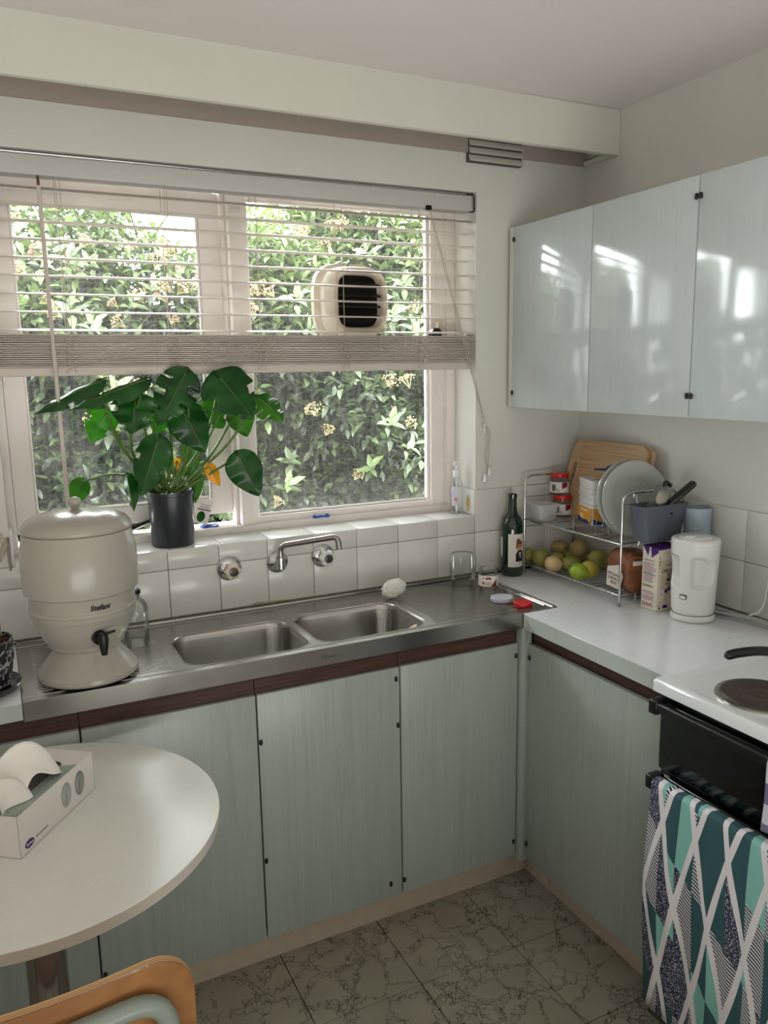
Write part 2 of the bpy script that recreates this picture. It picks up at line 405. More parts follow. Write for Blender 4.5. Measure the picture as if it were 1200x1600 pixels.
def m_checks():
    m = bpy.data.materials.new('purple_gingham'); m.use_nodes = True; t = NT(m); uv = t.n('ShaderNodeTexCoord').outputs['UV']
    s = t.n('ShaderNodeSeparateXYZ'); t.l(uv, s.inputs[0])
    a = t.math('GREATER_THAN', t.math('FRACT', t.math('MULTIPLY', s.outputs[0], 9)), .5); b = t.math('GREATER_THAN', t.math('FRACT', t.math('MULTIPLY', s.outputs[1], 12)), .5)
    f = t.math('MULTIPLY', t.math('ADD', a, b), .5)
    t.l(t.ramp(f, [(0, s2l((206, 204, 218))), (.4, s2l((118, 112, 142))), (.8, s2l((48, 42, 74)))], True), t.b.inputs['Base Color']); t.b.inputs['Roughness'].default_value = .9; return m
M['gingham'] = m_checks()
def m_towel():
    m = bpy.data.materials.new('geometric_print_cotton'); m.use_nodes = True; t = NT(m); uv = t.n('ShaderNodeTexCoord').outputs['UV']
    s = t.n('ShaderNodeSeparateXYZ'); t.l(uv, s.inputs[0])
    U = t.math('MULTIPLY', s.outputs[0], 1/.088); V = t.math('ADD', t.math('MULTIPLY', s.outputs[1], 1/.36), .18)   # metres -> diamonds
    a = t.math('ADD', U, V); b = t.math('SUBTRACT', U, V); fa = t.math('FRACT', a); fb = t.math('FRACT', b)
    ia = t.math('FLOOR', a); ib = t.math('FLOOR', b)
    def near(f, wd): return t.math('MAXIMUM', t.math('LESS_THAN', f, wd), t.math('GREATER_THAN', f, 1-wd))
    # white bands run along both diagonals; one family is broken so triangles appear
    white = t.math('MAXIMUM', near(fa, .078), near(fb, .078))
    half = t.math('FLOOR', t.math('MULTIPLY', U, 2)); qv = t.math('FLOOR', t.math('ADD', t.math('MULTIPLY', V, 2), t.math('MULTIPLY', U, .45)))
    cx = t.n('ShaderNodeCombineXYZ'); t.l(t.math('ADD', t.math('MULTIPLY', ia, 1.7), t.math('MULTIPLY', half, 5.3)), cx.inputs[0]); t.l(t.math('ADD', ib, t.math('MULTIPLY', qv, 7.1)), cx.inputs[1])
    wn = t.n('ShaderNodeTexWhiteNoise', noise_dimensions='3D'); t.l(cx.outputs[0], wn.inputs['Vector']); h = wn.outputs['Value']
    solid = t.ramp(h, [(0, s2l((46, 82, 88))), (.28, s2l((128, 184, 176))), (.48, s2l((30, 36, 66)))], True)
    nz = t.noise(t.pos(), 330, 2, .7); spk = t.mix(t.math('MULTIPLY', t.math('SUBTRACT', nz, .54), 16, True), s2l((26, 32, 60)), s2l((186, 188, 200)))
    st = t.math('LESS_THAN', t.math('FRACT', t.math('MULTIPLY', t.math('ADD', V, t.math('MULTIPLY', U, .12)), 44)), .5)
    stripe = t.mix(st, s2l((214, 212, 218)), s2l((22, 26, 44)))
    c = t.mix(t.math('GREATER_THAN', h, .48), solid, spk); c = t.mix(t.math('GREATER_THAN', h, .76), c, stripe)
    c = t.mix(white, c, s2l((222, 218, 222)))
    t.l(c, t.b.inputs['Base Color']); t.b.inputs['Roughness'].default_value = .85
    t.bump(t.noise(t.pos(), 900, 2), .15, .0005); return m
M['towel'] = m_towel()

# ================================================================== SETTING
H = 2.3995; XL, YB = -3.3, -3.7; T = .1465; TX0 = -1.4652
def struct(name, bm, m, parent=None, **k):
    o = finish(name, bm, m, parent, **k)
    if parent is None: o['kind'] = 'structure'
    return o
# back (window) wall with the window opening
WX0, WX1, WZ0, WZ1 = -1.862, -.434, 1.098, 2.148
bm = new_bm()
holed_plate(bm, [(XL, -.1), (.12, -.1), (.12, H+.05), (XL, H+.05)], [[(WX0, WZ0), (WX1, WZ0), (WX1, WZ1), (WX0, WZ1)]], 0, .25, Matrix(((1, 0, 0, 0), (0, 0, 1, 0.0), (0, 1, 0, 0), (0, 0, 0, 1))))
wall_back = struct('wall_back', bm, M['wall'], smooth=False)
bm = new_bm(); box(bm, 0, .12, YB, 0, -.1, H+.05); wall_right = struct('wall_right', bm, M['wall'], smooth=False)
bm = new_bm(); box(bm, XL-.12, XL, YB, .25, -.1, H+.05); struct('wall_left', bm, M['wall'], smooth=False)
bm = new_bm(); box(bm, XL-.12, .12, YB-.12, YB, -.1, H+.05); struct('wall_front', bm, M['wall'], smooth=False)
bm = new_bm(); box(bm, XL-.12, .12, YB-.12, .0, H, H+.12); struct('ceiling', bm, M['ceiling'], smooth=False)
bm = new_bm(); box(bm, XL-.12, .12, YB-.12, .25, -.14, -.004); floor = struct('floor', bm, mat('dark_floor_joint', (44, 38, 32), .9), smooth=False)
# floor tiles, one mesh shared
G = .2987; bm = new_bm(); box(bm, -G/2+.0012, G/2-.0012, -G/2+.0012, G/2-.0012, -.004, 0, .0008, 1); first = finish('floor_tile', bm, M['floor'], floor, smooth=False)
k = 0
for i in range(-8, 4):
    for j in range(-7, 4):
        x, y = -.9926+G*(i+.5), -.6172+G*(j+.5)
        if x-G/2 > -.05 or y-G/2 > -.2 or x < XL: continue
        o = first if k == 0 else first.copy()
        if k: C.objects.link(o)
        o.location = (x, y, 0); k += 1
# pelmet board, proud band of old paint above the window, batten on the right wall
bm = new_bm(); box(bm, XL, 0, -.1616, -.143, 2.262, H, .002, 1); struct('trim_1', bm, M['pelmet'])
bm = new_bm(); box(bm, XL, -.012, -.012, 0, 2.262, H); struct('trim_2', bm, M['wall_above'], smooth=False)
bm = new_bm(); box(bm, -.02, 0, -.143, -.012, 2.262, 2.276, .002, 1); struct('trim_3', bm, M['pelmet'])

# wall tiles: each tile its own object under its wall
def tile(wall, u0, u1, z0, z1, side, m=None, t=.0075):
    bm = new_bm(); g = .0008
    if side == 'back': box(bm, u0+g, u1-g, -t+random.uniform(-.0004, .0004), 0, z0+g, z1-g, .0014, 2)
    else: box(bm, -t+random.uniform(-.0004, .0004), 0, u0+g, u1-g, z0+g, z1-g, .0014, 2)
    return finish('wall_tile', bm, m or M['tile'], wall)
for i in range(-9, 11):
    x0, x1 = TX0+T*i, min(TX0+T*(i+1), -.001)
    if x0 > -.01: break
    tile(wall_back, x0, x1, 1.052-T, 1.052, 'back')
    if x1 < -.43: tile(wall_back, x0, x1, 1.052, 1.1105 if x1 > WX0-.05 else 1.112, 'back')
    else: tile(wall_back, x0, x1, 1.052, 1.1985, 'back')
yy = -.5858+T*4
for j in range(0, 14):
    y1, y0 = min(yy-T*j, -.009), yy-T*(j+1)
    if y1-y0 < .01: continue
    tile(wall_right, y0, y1, 1.052-T, 1.052, 'right'); tile(wall_right, y0, y1, 1.052, 1.1985, 'right')
bm = new_bm(); box(bm, TX0-T*9, 0, -.0052, 0, .9, 1.11); box(bm, -.44, 0, -.0052, 0, .9, 1.196); finish('grout_bed', bm, M['grout'], wall_back, smooth=False)
bm = new_bm(); box(bm, -.0052, 0, -1.7, 0, .9, 1.196); finish('grout_bed', bm, M['grout'], wall_right, smooth=False)
bm = new_bm(); prism(bm, [(-1.262, .9), (-1.0, .9), (-1.0, .908), (-1.08, .913), (-1.15, .918), (-1.215, .921), (-1.24, .914), (-1.262, .9105)], 0, .0004, M=Matrix(((1, 0, 0, 0), (0, 0, -1, -.0081), (0, 1, 0, 0), (0, 0, 0, 1)))); finish('mortar_patch', bm, mat('old_mortar', (168, 160, 134), .9, noise=(50, .2, (1, 1, 1))), wall_back, smooth=False)
bm = new_bm(); tube(bm, [(XL, -.0085, .9125), (-.02, -.0085, .9125)], .0022, 6); finish('sealant_line', bm, M['grout'], wall_back)
# sill tiles and the little tile on the right reveal
bm = new_bm(); box(bm, WX0, WX1, 0, .14, 1.098, 1.106); finish('grout_bed', bm, M['grout'], wall_back, smooth=False)
for i in range(-3, 8):
    x0, x1 = max(TX0+.01+T*i, WX0), min(TX0+.01+T*(i+1), WX1)
    if x1-x0 < .01: continue
    bm = new_bm(); box(bm, x0+.0008, x1-.0008, -.006, .135, 1.102, 1.1105, .0025, 2); finish('sill_tile', bm, M['tile'], wall_back)
bm = new_bm(); box(bm, WX1-.008, WX1, -.006, .132, 1.111, 1.1985, .0015, 2); finish('reveal_tile', bm, M['tile'], wall_back)
bm = new_bm(); box(bm, WX0, WX0+.008, -.006, .132, 1.111, 1.1985, .0015, 2); finish('reveal_tile', bm, M['tile'], wall_back)
bm = new_bm(); prism(bm, [(.03+.012*math.cos(a), 1.15+.028*math.sin(a)) for a in [i*math.pi/8 for i in range(16)]], 0, .0008, M=Matrix(((0, 0, -1, WX1-.0085), (1, 0, 0, 0), (0, 1, 0, 0), (0, 0, 0, 1)))); finish('stain', bm, M['stain'], wall_back, smooth=False)
# broken plaster at the left end of the sill
bm = new_bm(); bmesh.ops.create_icosphere(bm, subdivisions=4, radius=1)
for v in bm.verts:
    n = v.co.normalized(); q = 1+.18*math.sin(9*n.x+3)*math.sin(11*n.z)+.12*math.sin(31*n.z+5)*math.sin(27*n.x)
    v.co = Vector((-1.895+.022*n.x*q, -.001+.008*n.y*q, 1.165+.042*n.z*q))
finish('broken_plaster', bm, mat('crumbling_plaster', (196, 186, 170), .95, noise=(70, .3, (1, 1, 1)), bump=(90, 1)), wall_back)
bm = new_bm(); tube(bm, [(-1.866, -.006, 1.102), (-1.868, -.008, 1.14), (-1.866, -.006, 1.19)], .003, 6); finish('sill_end_strip', bm, M['framedark'], wall_back)

# ------------------------------------------------------------------ window
win = empty('window_1', (0, 0, 0), kind='structure')
FY0, FY1 = .130, .20
XZ = lambda y: Matrix(((1, 0, 0, 0), (0, 0, 1, y), (0, 1, 0, 0), (0, 0, 0, 1)))
bm = new_bm()
box(bm, WX0, WX0+.022, FY0, FY1, WZ0, WZ1, .003); box(bm, WX1-.034, WX1, FY0, FY1, WZ0, WZ1, .003)
box(bm, WX0, WX1, FY0, FY1, WZ1-.026, WZ1, .003); box(bm, WX0, WX1, FY0-.002, FY1+.03, WZ0, 1.131, .003)
finish('outer_frame', bm, M['frame'], win)
bm = new_bm(); box(bm, -1.205, -1.168, FY0-.004, FY1, 1.131, 2.122, .004); box(bm, -1.216, -1.205, FY0+.03, FY1, 1.131, 2.122, .002); finish('mullion', bm, M['frame'], win)
# fixed right sash: stepped frame round the pane
RX0, RX1, RZ0, RZ1 = -1.168, WX1-.034, 1.131, 2.122
bm = new_bm(); holed_plate(bm, [(RX0, RZ0), (RX1, RZ0), (RX1, RZ1), (RX0, RZ1)], [[(-1.148, 1.152), (-.522, 1.152), (-.522, 2.105), (-1.148, 2.105)]], .142, .19, XZ(0))
rs = finish('sash', bm, M['frame'], win, smooth=False)
bm = new_bm()
for a in ((-1.148, -1.139, 1.152, 2.105), (-.531, -.522, 1.152, 2.105), (-1.139, -.531, 1.152, 1.16), (-1.139, -.531, 2.097, 2.105)): box(bm, a[0], a[1], .156, .166, a[2], a[3], .003, 1)
finish('glazing_bead', bm, M['frame'], rs)
bm = new_bm(); box(bm, RX1-.006, RX1+.001, .136, .145, RZ0, RZ1, .002, 1); box(bm, RX1-.045, RX1-.038, .138, .143, RZ0, RZ1, .001, 1); finish('stop_bead', bm, M['frame'], win)
bm = new_bm(); box(bm, -1.145, -.525, .168, .172, 1.155, 2.102); finish('pane', bm, M['pane'], rs, smooth=False)
# left casement, hinged left, standing slightly open to the outside
ls = empty('sash', (WX0+.022, .165, 0)); ls.parent = win; ls.rotation_euler = (0, 0, R(4.0)); ls.name = 'casement_sash'
LW = .624
bm = new_bm(); holed_plate(bm, [(0, 1.166), (LW, 1.166), (LW, 2.12), (0, 2.12)], [[(.052, 1.215), (LW-.062, 1.215), (LW-.062, 2.052), (.052, 2.052)]], -.018, .018, XZ(0))
finish('sash_frame', bm, M['frame'], ls, smooth=False)
bm = new_bm(); box(bm, .045, LW-.055, 0.0, .004, 1.21, 2.058); finish('pane', bm, M['pane'], ls, smooth=False)
bm = new_bm()
for a in ((.052, .06, 1.215, 2.052), (LW-.07, LW-.062, 1.215, 2.052), (.06, LW-.07, 1.215, 1.223)): box(bm, a[0], a[1], -.012, -.002, a[2], a[3], .003, 1)
finish('glazing_bead', bm, M['frame'], ls)
bm = new_bm(); box(bm, .03, .4, -.006, .012, 1.150, 1.160); finish('weather_bar', bm, M['framedark'], ls, smooth=False)
# window catch on the right jamb and casement stay
bm = new_bm(); p = P(689, 522, 'y', .12); box(bm, p.x-.012, p.x+.014, .118, .141, p.z-.035, p.z+.04, .004); c = finish('catch_plate', bm, M['cream_plastic'], win)
bm = new_bm(); p = P(681, 522, 'y', .105)
Mx = Matrix(((1, 0, 0, p.x), (0, 0, 1, .098), (0, 1, 0, p.z), (0, 0, 0, 1))); prism(bm, [(.02*math.cos(a), .02*math.sin(a)) for a in [i*math.pi/10 for i in range(20)]], 0, .02, M=Mx); finish('catch_knob', bm, M['black'], c)

# exhaust fan fitted in the right pane
fc = P(562, 471, 'y', .085)
fan = empty('window_fan', (fc.x, .16, fc.z), 'round-cornered cream plastic extractor fan with black louvres set in the window pane', 'fan')
def squircle(a, b, n=40, e=3.2, cx=0, cz=0):
    return [(cx+a*math.copysign(abs(math.cos(t))**(2/e), math.cos(t)), cz+b*math.copysign(abs(math.sin(t))**(2/e), math.sin(t))) for t in [2*math.pi*i/n for i in range(n)]]
def loft(bm, rings, mi=0, cap0=False, cap1=False):
    vs = [[bm.verts.new(p) for p in r] for r in rings]
    for a, b in zip(vs, vs[1:]):
        for i in range(len(a)):
            j = (i+1) % len(a); f = bm.faces.new((a[i], a[j], b[j], b[i])); f.material_index = mi
    if cap0: bm.faces.new(vs[0][::-1]).material_index = mi
    if cap1: bm.faces.new(vs[-1]).material_index = mi
    return bm
bm = new_bm(); rings = []
for a, b, y in ((.118, .118, .006), (.123, .121, -.004), (.121, .119, -.022), (.104, .108, -.03), (.101, .106, -.06), (.096, .102, -.078), (.09, .097, -.084), (.078, .084, -.084), (.074, .08, -.078), (.072, .078, -.06)):
    rings.append([(x-.012 if y > -.07 else x, y, z) for x, z in squircle(a, b, 40, 3.2 if a > .08 else 4.5)])
loft(bm, rings); fb = finish('fan_housing', bm, M['cream_plastic'], fan)
bm = new_bm(); loft(bm, [[(x, -.064, z) for x, z in squircle(.073, .079, 40, 4.5)]], cap0=False); prism(bm, squircle(.0755, .0815, 40, 4.5), -.002, .002, M=Matrix(((1, 0, 0, 0), (0, 0, 1, -.064), (0, 1, 0, 0), (0, 0, 0, 1)))); finish('fan_cavity', bm, M['dark'], fan)
for q in (-.045, -.015, .018, .05):
    bm = new_bm(); box(bm, -.071, .071, -.007, .007, -.0022, .0022, .0008, 1); finish('louvre', bm, mat('brown_louvre', (46, 38, 34), .4) if q == -.045 else bpy.data.materials['brown_louvre'], fan, loc=(0, -.076, q), rot=(R(28), 0, 0))
bm = new_bm(); tube(bm, spline([(-.035, -.04, .095), (-.02, -.05, .118), (.02, -.06, .124), (.055, -.07, .112), (.078, -.075, .086)], 6), .0035, 8); finish('power_lead', bm, M['tubegrey'], fan)
bm = new_bm(); tube(bm, spline([(.09, -.03, -.01), (.13, -.01, -.075), (.17, -.008, -.112), (.21, -.012, -.118), (.25, -.02, -.12)], 6), .003, 8); finish('power_lead', bm, M['cream_plastic'], fan)

# ------------------------------------------------------------------ venetian blind
bl = empty('venetian_blind', (-1.148, .03, 2.15), 'cream venetian blind half raised across the kitchen window', 'blind')
BX0, BX1 = WX0+.004, WX1-.006
def bo(v): return (v[0]+1.148, v[1]-.03, v[2]-2.15)
def bbox(name, x0, x1, y0, y1, z0, z1, m, bev=.001): 
    bm = new_bm(); box(bm, x0+1.148, x1+1.148, y0-.03, y1-.03, z0-2.15, z1-2.15, bev, 2); return finish(name, bm, m, bl)
hr = bbox('headrail', BX0+.002, BX1-.006, .006, .052, 2.090, 2.137, M['headrail'], .003)
bm = new_bm(); tube(bm, [bo((BX0, .012, 2.1425)), bo((BX1-.01, .012, 2.1425))], .0028, 8); finish('rod', bm, M['dullchrome'], bl)
bm = new_bm(); tube(bm, fillet([bo((BX1-.03, .004, 2.141)), bo((BX1-.001, .004, 2.143)), bo((BX1+.001, .004, 2.09)), bo((BX1-.02, .004, 2.088))], .008), .002, 6); finish('end_bracket', bm, M['dark'], hr)
bm = new_bm(); N = 10
for i in range(N):
    u0, u1 = -.025+.05*i/N, -.025+.05*(i+1)/N
    for s in (0, 1):
        pass
sl = []
prof = [(-.025+.05*i/8, .0028*(1-((i-4)/4)**2)) for i in range(9)]
poly = [(u, z) for u, z in prof]+[(u, z-.0022) for u, z in prof[::-1]]
L = BX1-BX0
bm = new_bm(); prism(bm, poly, -L/2, L/2, M=Matrix(((0, 0, 1, 0), (1, 0, 0, 0), (0, 1, 0, 0), (0, 0, 0, 1))))
slat0 = finish('slat', bm, M['blind'], bl)
zs = [2.064, 2.025, 1.985, 1.941, 1.896, 1.852, 1.807, 1.762, 1.7165]
tilt = [18]+[3]*7+[6]
zz = 1.700
k = 0
def put_slat(z, rx, dy=0, dx=0):
    global k
    o = slat0 if k == 0 else slat0.copy()
    if k: C.objects.link(o)
    o.location = (dx, dy, z-2.15); o.rotation_euler = (R(rx), 0, 0); k += 1
for z, a in zip(zs, tilt): put_slat(z, a, random.uniform(-.0015, .0015))
for i in range(16): put_slat(1.7035-i*.0053, random.uniform(-1, 1), random.uniform(-.003, .003), random.uniform(-.002, .002))
bbox('bottom_rail', BX0+.01, BX1-.014, .006, .052, 1.5985, 1.6215, M['blind'], .004)
for x in (-1.677, -1.41, -1.162, -.899, -.638):
    for yy_ in (.003, .057):
        bm = new_bm()
        tube(bm, [bo((x, yy_, 2.09)), bo((x, yy_, 1.705))], .0009, 5)
        tube(bm, spline([bo((x+.006*math.sin(i*1.9)*(1 if i % 2 else .3)+.012, yy_-(.003 if yy_ < .03 else -.003), 1.70-.0055*i)) for i in range(18)], 4), .0009, 5)
        tube(bm, spline([bo((x+.008*math.sin(i*2.3+1)-.006, yy_-(.004 if yy_ < .03 else -.004), 1.70-.006*i)) for i in range(17)], 4), .0009, 5)
        finish('ladder_cord', bm, M['cord'], bl)
    bm = new_bm(); tube(bm, [bo((x+.012, .03, 2.09)), bo((x+.012, .03, 1.6))], .0009, 5); finish('lift_cord', bm, M['cord'], bl)
# tilt wand, from the head rail down in front of everything
wt = P(60, 290, 'y', -.002); wb = P(107, 795, 'y', -.03)
bm = new_bm(); tube(bm, [bo(wt), bo(wb)], .0052, 8); wd = finish('tilt_wand', bm, M['blind'], bl)
bm = new_bm(); tube(bm, fillet([bo(wt), bo(wt+Vector((0, 0, .014))), bo(wt+Vector((0, .01, .024)))], .006), .0035, 6); finish('wand_hook', bm, M['rust'], wd)
# lift cords pulled over to the cleat on the wall
c0 = P(670, 325, 'y', .004); bm = new_bm(); box(bm, c0.x+1.148-.01, c0.x+1.148+.01, -.028, -.022, c0.z-2.15-.006, c0.z-2.15+.008, .001); finish('cord_lock', bm, M['dark'], hr)
pts = [c0, P(735, 570, 'y', -.008), P(757, 662, 'y', -.02)]
bm = new_bm(); tube(bm, [bo(c0), bo(P(733, 570, 'y', -.008)), bo(P(742, 602, 'y', -.012)), bo(P(757, 662, 'y', -.02))], .0015, 6); tube(bm, [bo(c0+Vector((.004, 0, 0))), bo(P(736, 570, 'y', -.01)), bo(P(744, 602, 'y', -.013)), bo(P(758, 662, 'y', -.022))], .0012, 6)
tube(bm, spline([bo(P(*q, 'y', -.02)) for q in ((759, 666), (765, 672), (766, 682), (764, 700), (764, 715), (762, 729))], 5), .0012, 6)
tube(bm, spline([bo(P(*q, 'y', -.018)) for q in ((758, 667), (763, 680), (762, 698), (758, 712), (762, 730))], 5), .0012, 6)
pc = finish('pull_cord', bm, M['cord'], bl)
for q in ((765, 737), (758, 747)):
    p = P(*q, 'y', -.02); bm = new_bm(); lathe(bm, p.x+1.148, -.05, [(0, p.z-2.15+.014), (.004, p.z-2.15+.014), (.0055, p.z-2.15+.004), (.008, p.z-2.15-.012), (0, p.z-2.15-.012)], 14); finish('tassel', bm, M['white_plastic'], pc)
p = P(756, 666, 'y', -.01)
cl = empty('cord_cleat', (p.x, 0, p.z), 'clear plastic cord cleat screwed to the wall right of the window', 'cleat')
bm = new_bm(); box(bm, -.008, .008, -.004, 0, -.03, .03, .003); finish('base', bm, M['white_plastic'], cl)
bm = new_bm(); box(bm, -.004, .004, -.014, -.004, -.006, .006, .002); box(bm, -.005, .005, -.018, -.013, -.024, .024, .003); finish('horns', bm, M['white_plastic'], cl)
bm = new_bm(); tube(bm, spline([(.009*math.sin(i*1.7), -.012-.003*math.cos(i*2.2), .008*math.cos(i*1.9)) for i in range(16)], 5), .0014, 6); finish('cord_knot', bm, M['cord'], cl)

# ------------------------------------------------------------------ wall vent
vt = empty('wall_vent', (-.374, 0, 2.3), 'painted louvred air vent high on the wall under the pelmet', 'vent')
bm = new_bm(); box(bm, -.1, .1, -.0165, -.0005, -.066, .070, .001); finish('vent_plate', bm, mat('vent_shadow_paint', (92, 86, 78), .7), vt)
for i in range(6):
    bm = new_bm(); box(bm, -.101, .101, -.002, .002, -.0098, .0098, .0012, 2); finish('louvre', bm, M['vent'], vt, loc=(0, -.0225, -.056+i*.0225), rot=(R(-24), 0, 0))

# ================================================================== BENCHES AND CABINETS
BZ = .9
# stainless sink bench
sk = empty('sink_bench', (-1.15, -.215, BZ), 'long stainless steel double bowl sink bench with a ridged draining board', 'sink')
def so(x, y, z): return (x+1.15, y+.215, z-BZ)
B1 = rrect(-1.505, -1.178, -.396, -.150, .052, 7); B2 = rrect(-1.158, -.832, -.392, -.138, .052, 7)
bm = new_bm(); holed_plate(bm, [(-1.871, -.43), (-.545, -.43), (-.42, -.425), (-.42, -.0085), (-1.871, -.0085)], [B1, B2], BZ-.002, BZ+.002)
# front apron, rolled edge, raised back ledge and ends
box(bm, -1.871, -.548, -.4325, -.4285, .857, .9032, .0007, 1)
tube(bm, [(-1.871, -.405, .9015), (-.5, -.405, .9015)], .0022, 6)
tube(bm, [(-.428, -.42, .9025), (-.428, -.012, .9025)], .004, 8)
tube(bm, [(-.448, -.4, .9015), (-.448, -.03, .9015)], .0025, 6)
box(bm, -1.871, -.42, -.026, -.0085, .9, .911, .003); tube(bm, [(-1.871, -.04, .902), (-.44, -.04, .902)], .0025, 6)
for v in bm.verts: v.co = Vector(so(*v.co))
deck = finish('sink_deck', bm, M['steel'], sk, angle=28)
def bowl(lp, name):
    cx = sum(p[0] for p in lp)/len(lp); cy = sum(p[1] for p in lp)/len(lp); hw = max(p[0] for p in lp)-cx; hd = max(p[1] for p in lp)-cy
    bm = new_bm(); rings = []
    for ins, z in ((-.004, .9025), (0, .9015), (.003, .897), (.006, .885), (.012, .80), (.02, .775), (.034, .764), (.055, .760), (.105, .758)):
        rings.append([so(cx+(x-cx)*(1-ins/hw), cy+(y-cy)*(1-ins/hd), z) for x, y in lp])
    loft(bm, rings, cap1=True)
    o = finish(name, bm, M['steel'], sk, angle=60)
    bm = new_bm(); c = so(cx, cy, .7585); lathe(bm, c[0], c[1], [(0, c[2]+.0005), (.018, c[2]+.0005), (.02, c[2]+.003), (.036, c[2]+.003), (.038, c[2])], 24); finish('drain', bm, M['chrome'], o)
bowl(B1, 'bowl'); bowl(B2, 'bowl')
bm = new_bm()
for i in range(30):
    y = -.385+i*.0115; x0 = -.80; tube(bm, [so(x0 if y > -.36 else -.83+.02, y, .9022), so(-.46, y, .9022)], .0013, 4)
tag(finish('draining_ridges', bm, M['steel'], sk), kind='stuff')
bm = new_bm()
for i in range(24):
    y = -.380+i*.0135; tube(bm, [so(-1.84, y, .9022), so(-1.54, y, .9022)], .0013, 4)
tag(finish('draining_ridges', bm, M['steel'], sk), kind='stuff')
add_text('Prima', .016, frame_M(so(-1.155, -.4330, .8795), (1, 0, 0), (0, 0, 1)), mat('etched_steel', (96, 92, 90), .4, .6), deck, shear=.25)

# laminate benchtops
bt = empty('corner_benchtop', (-.27, -.5, BZ), 'white marbled laminate benchtop in the corner right of the sink', 'benchtop')
bm = new_bm(); prism(bm, [(-.4185, -.0085), (-.0085, -.0085), (-.0085, -.995), (-.545, -.995), (-.545, -.4335), (-.4185, -.4335)], .893, .900, M=Matrix.Translation((.27, .5, -BZ))); finish('top_surface', bm, M['bench'], bt, smooth=False)
bm = new_bm(); box(bm, -.547+.27, -.525+.27, -.995+.5, -.434+.5, .855-BZ, .8995-BZ, .0008, 1); finish('edge_strip', bm, M['benchedge'], bt)
bm = new_bm(); box(bm, -.545+.27, -.525+.27, -.995+.5, -.434+.5, .8992-BZ, .9003-BZ); 
finish('edge_line', bm, M['black'], bt, smooth=False) if False else bm.free()
lt = empty('left_benchtop', (-2.5, -.215, BZ), 'pale laminate benchtop end left of the stainless sink', 'benchtop')
bm = new_bm(); box(bm, XL+2.5+.02, -1.8725+2.5, -.43+.215, -.0085+.215, -.007, 0); finish('top_surface', bm, M['bench'], lt, smooth=False)
bm = new_bm(); box(bm, XL+2.5+.02, -1.8725+2.5, -.432+.215, -.41+.215, -.038, -.0005, .0008, 1); finish('edge_strip', bm, M['benchedge'], lt)

hinge_bm = new_bm(); lathe(hinge_bm, 0, 0, [(0, -.007), (.0035, -.007), (.0048, -.003), (.0048, .003), (.0035, .007), (0, .007)], 10)
hinge0 = finish('hinge', hinge_bm, M['black']); hinge_mesh = hinge0.data; bpy.data.objects.remove(hinge0)
def hinge(door, loc):
    o = bpy.data.objects.new('hinge', hinge_mesh); C.objects.link(o); o.parent = door; o.location = loc; return o
DY = -.402
def lower_unit(x0, x1, label, hz=(), group=None):
    t = empty('base_cabinet', ((x0+x1)/2, -.2, 0), label, 'cabinet', group); cx = (x0+x1)/2
    bm = new_bm(); box(bm, x0-cx, x1-cx, -.3995+.2, -.01+.2, .12, .756); finish('body', bm, M['lower'], t, smooth=False)
    bm = new_bm(); box(bm, x0-cx, x1-cx, -.4035+.2, -.399+.2, .757, .8545); finish('finger_rail', bm, M['brown'], t, smooth=False)
    bm = new_bm(); box(bm, x0-cx+.0012, x1-cx-.0012, DY-.016+.2, -.4040+.2, .124, .808+random.uniform(-.002, .002), .0012, 2); d = finish('door', bm, M['lower'], t)
    for hx, h in hz: hinge(d, (hx-cx, DY-.016+.2, h))
    return t
# doors with the hinge pins the photograph shows
lower_unit(-2.45, -1.761, 'pale green base cabinet half hidden behind the tissue box, at the far left')
lower_unit(-1.759, -1.348, 'pale green base cabinet directly behind the round table, under the water filter', [(-1.752, .175)])
lower_unit(-1.346, -.944, 'pale green base cabinet under the left sink bowl, middle door', [(-1.340, .35), (-1.340, .68), (-.955, .775), (-.951, .64), (-.98, .165)])
lower_unit(-.942, -.552, 'pale green base cabinet under the right sink bowl, next to the inside corner', [(-.937, .165), (-.560, .770), (-.560, .172)])
cp = empty('corner_filler', (-.53, -.42, 0), 'narrow pale green corner post between the two runs of base cabinets', 'cabinet')
bm = new_bm(); box(bm, -.55, -.533, -.436, -.403, .112, .856, .001); 
for v in bm.verts: v.co += Vector((.53, .42, 0))
finish('post', bm, M['lower'], cp)
bm = new_bm(); box(bm, -.532, -.517, -.4365, -.403, .112, .856, .001)
for v in bm.verts: v.co += Vector((.53, .42, 0))
finish('post', bm, M['lower'], cp)
rc = empty('base_cabinet', (-.25, -.7, 0), 'wide pale green base cabinet between the corner and the black oven', 'cabinet')
bm = new_bm(); box(bm, -.498+.25, -.01+.25, -.992+.7, -.405+.7, .12, .756); box(bm, -.498+.25, -.48+.25, -.992+.7, -.42+.7, .75, .855); finish('body', bm, M['lower'], rc, smooth=False)
bm = new_bm(); box(bm, -.510+.25, -.4985+.25, -.992+.7, -.4395+.7, .80, .8545); finish('finger_rail', bm, M['brown'], rc, smooth=False)
bm = new_bm(); box(bm, -.531+.25, -.5125+.25, -.992+.7, -.4395+.7, .124, .808, .0012); d = finish('door', bm, M['lower'], rc)
hinge(d, (-.533+.25, -.447+.7, .768)); hinge(d, (-.533+.25, -.447+.7, .172))
# kick boards
bm = new_bm(); box(bm, -2.45, -.457, -.342, -.325, 0, .118, .001); box(bm, -2.45, -.46, -.37, -.325, .112, .119); struct('baseboard_back', bm, M['toe'])
bm = new_bm(); box(bm, -.457, -.44, -.46, -.342, 0, .118, .001); box(bm, -.457, -.44, -.995, -.4612, 0, .118, .001); struct('baseboard_right', bm, M['toe'])

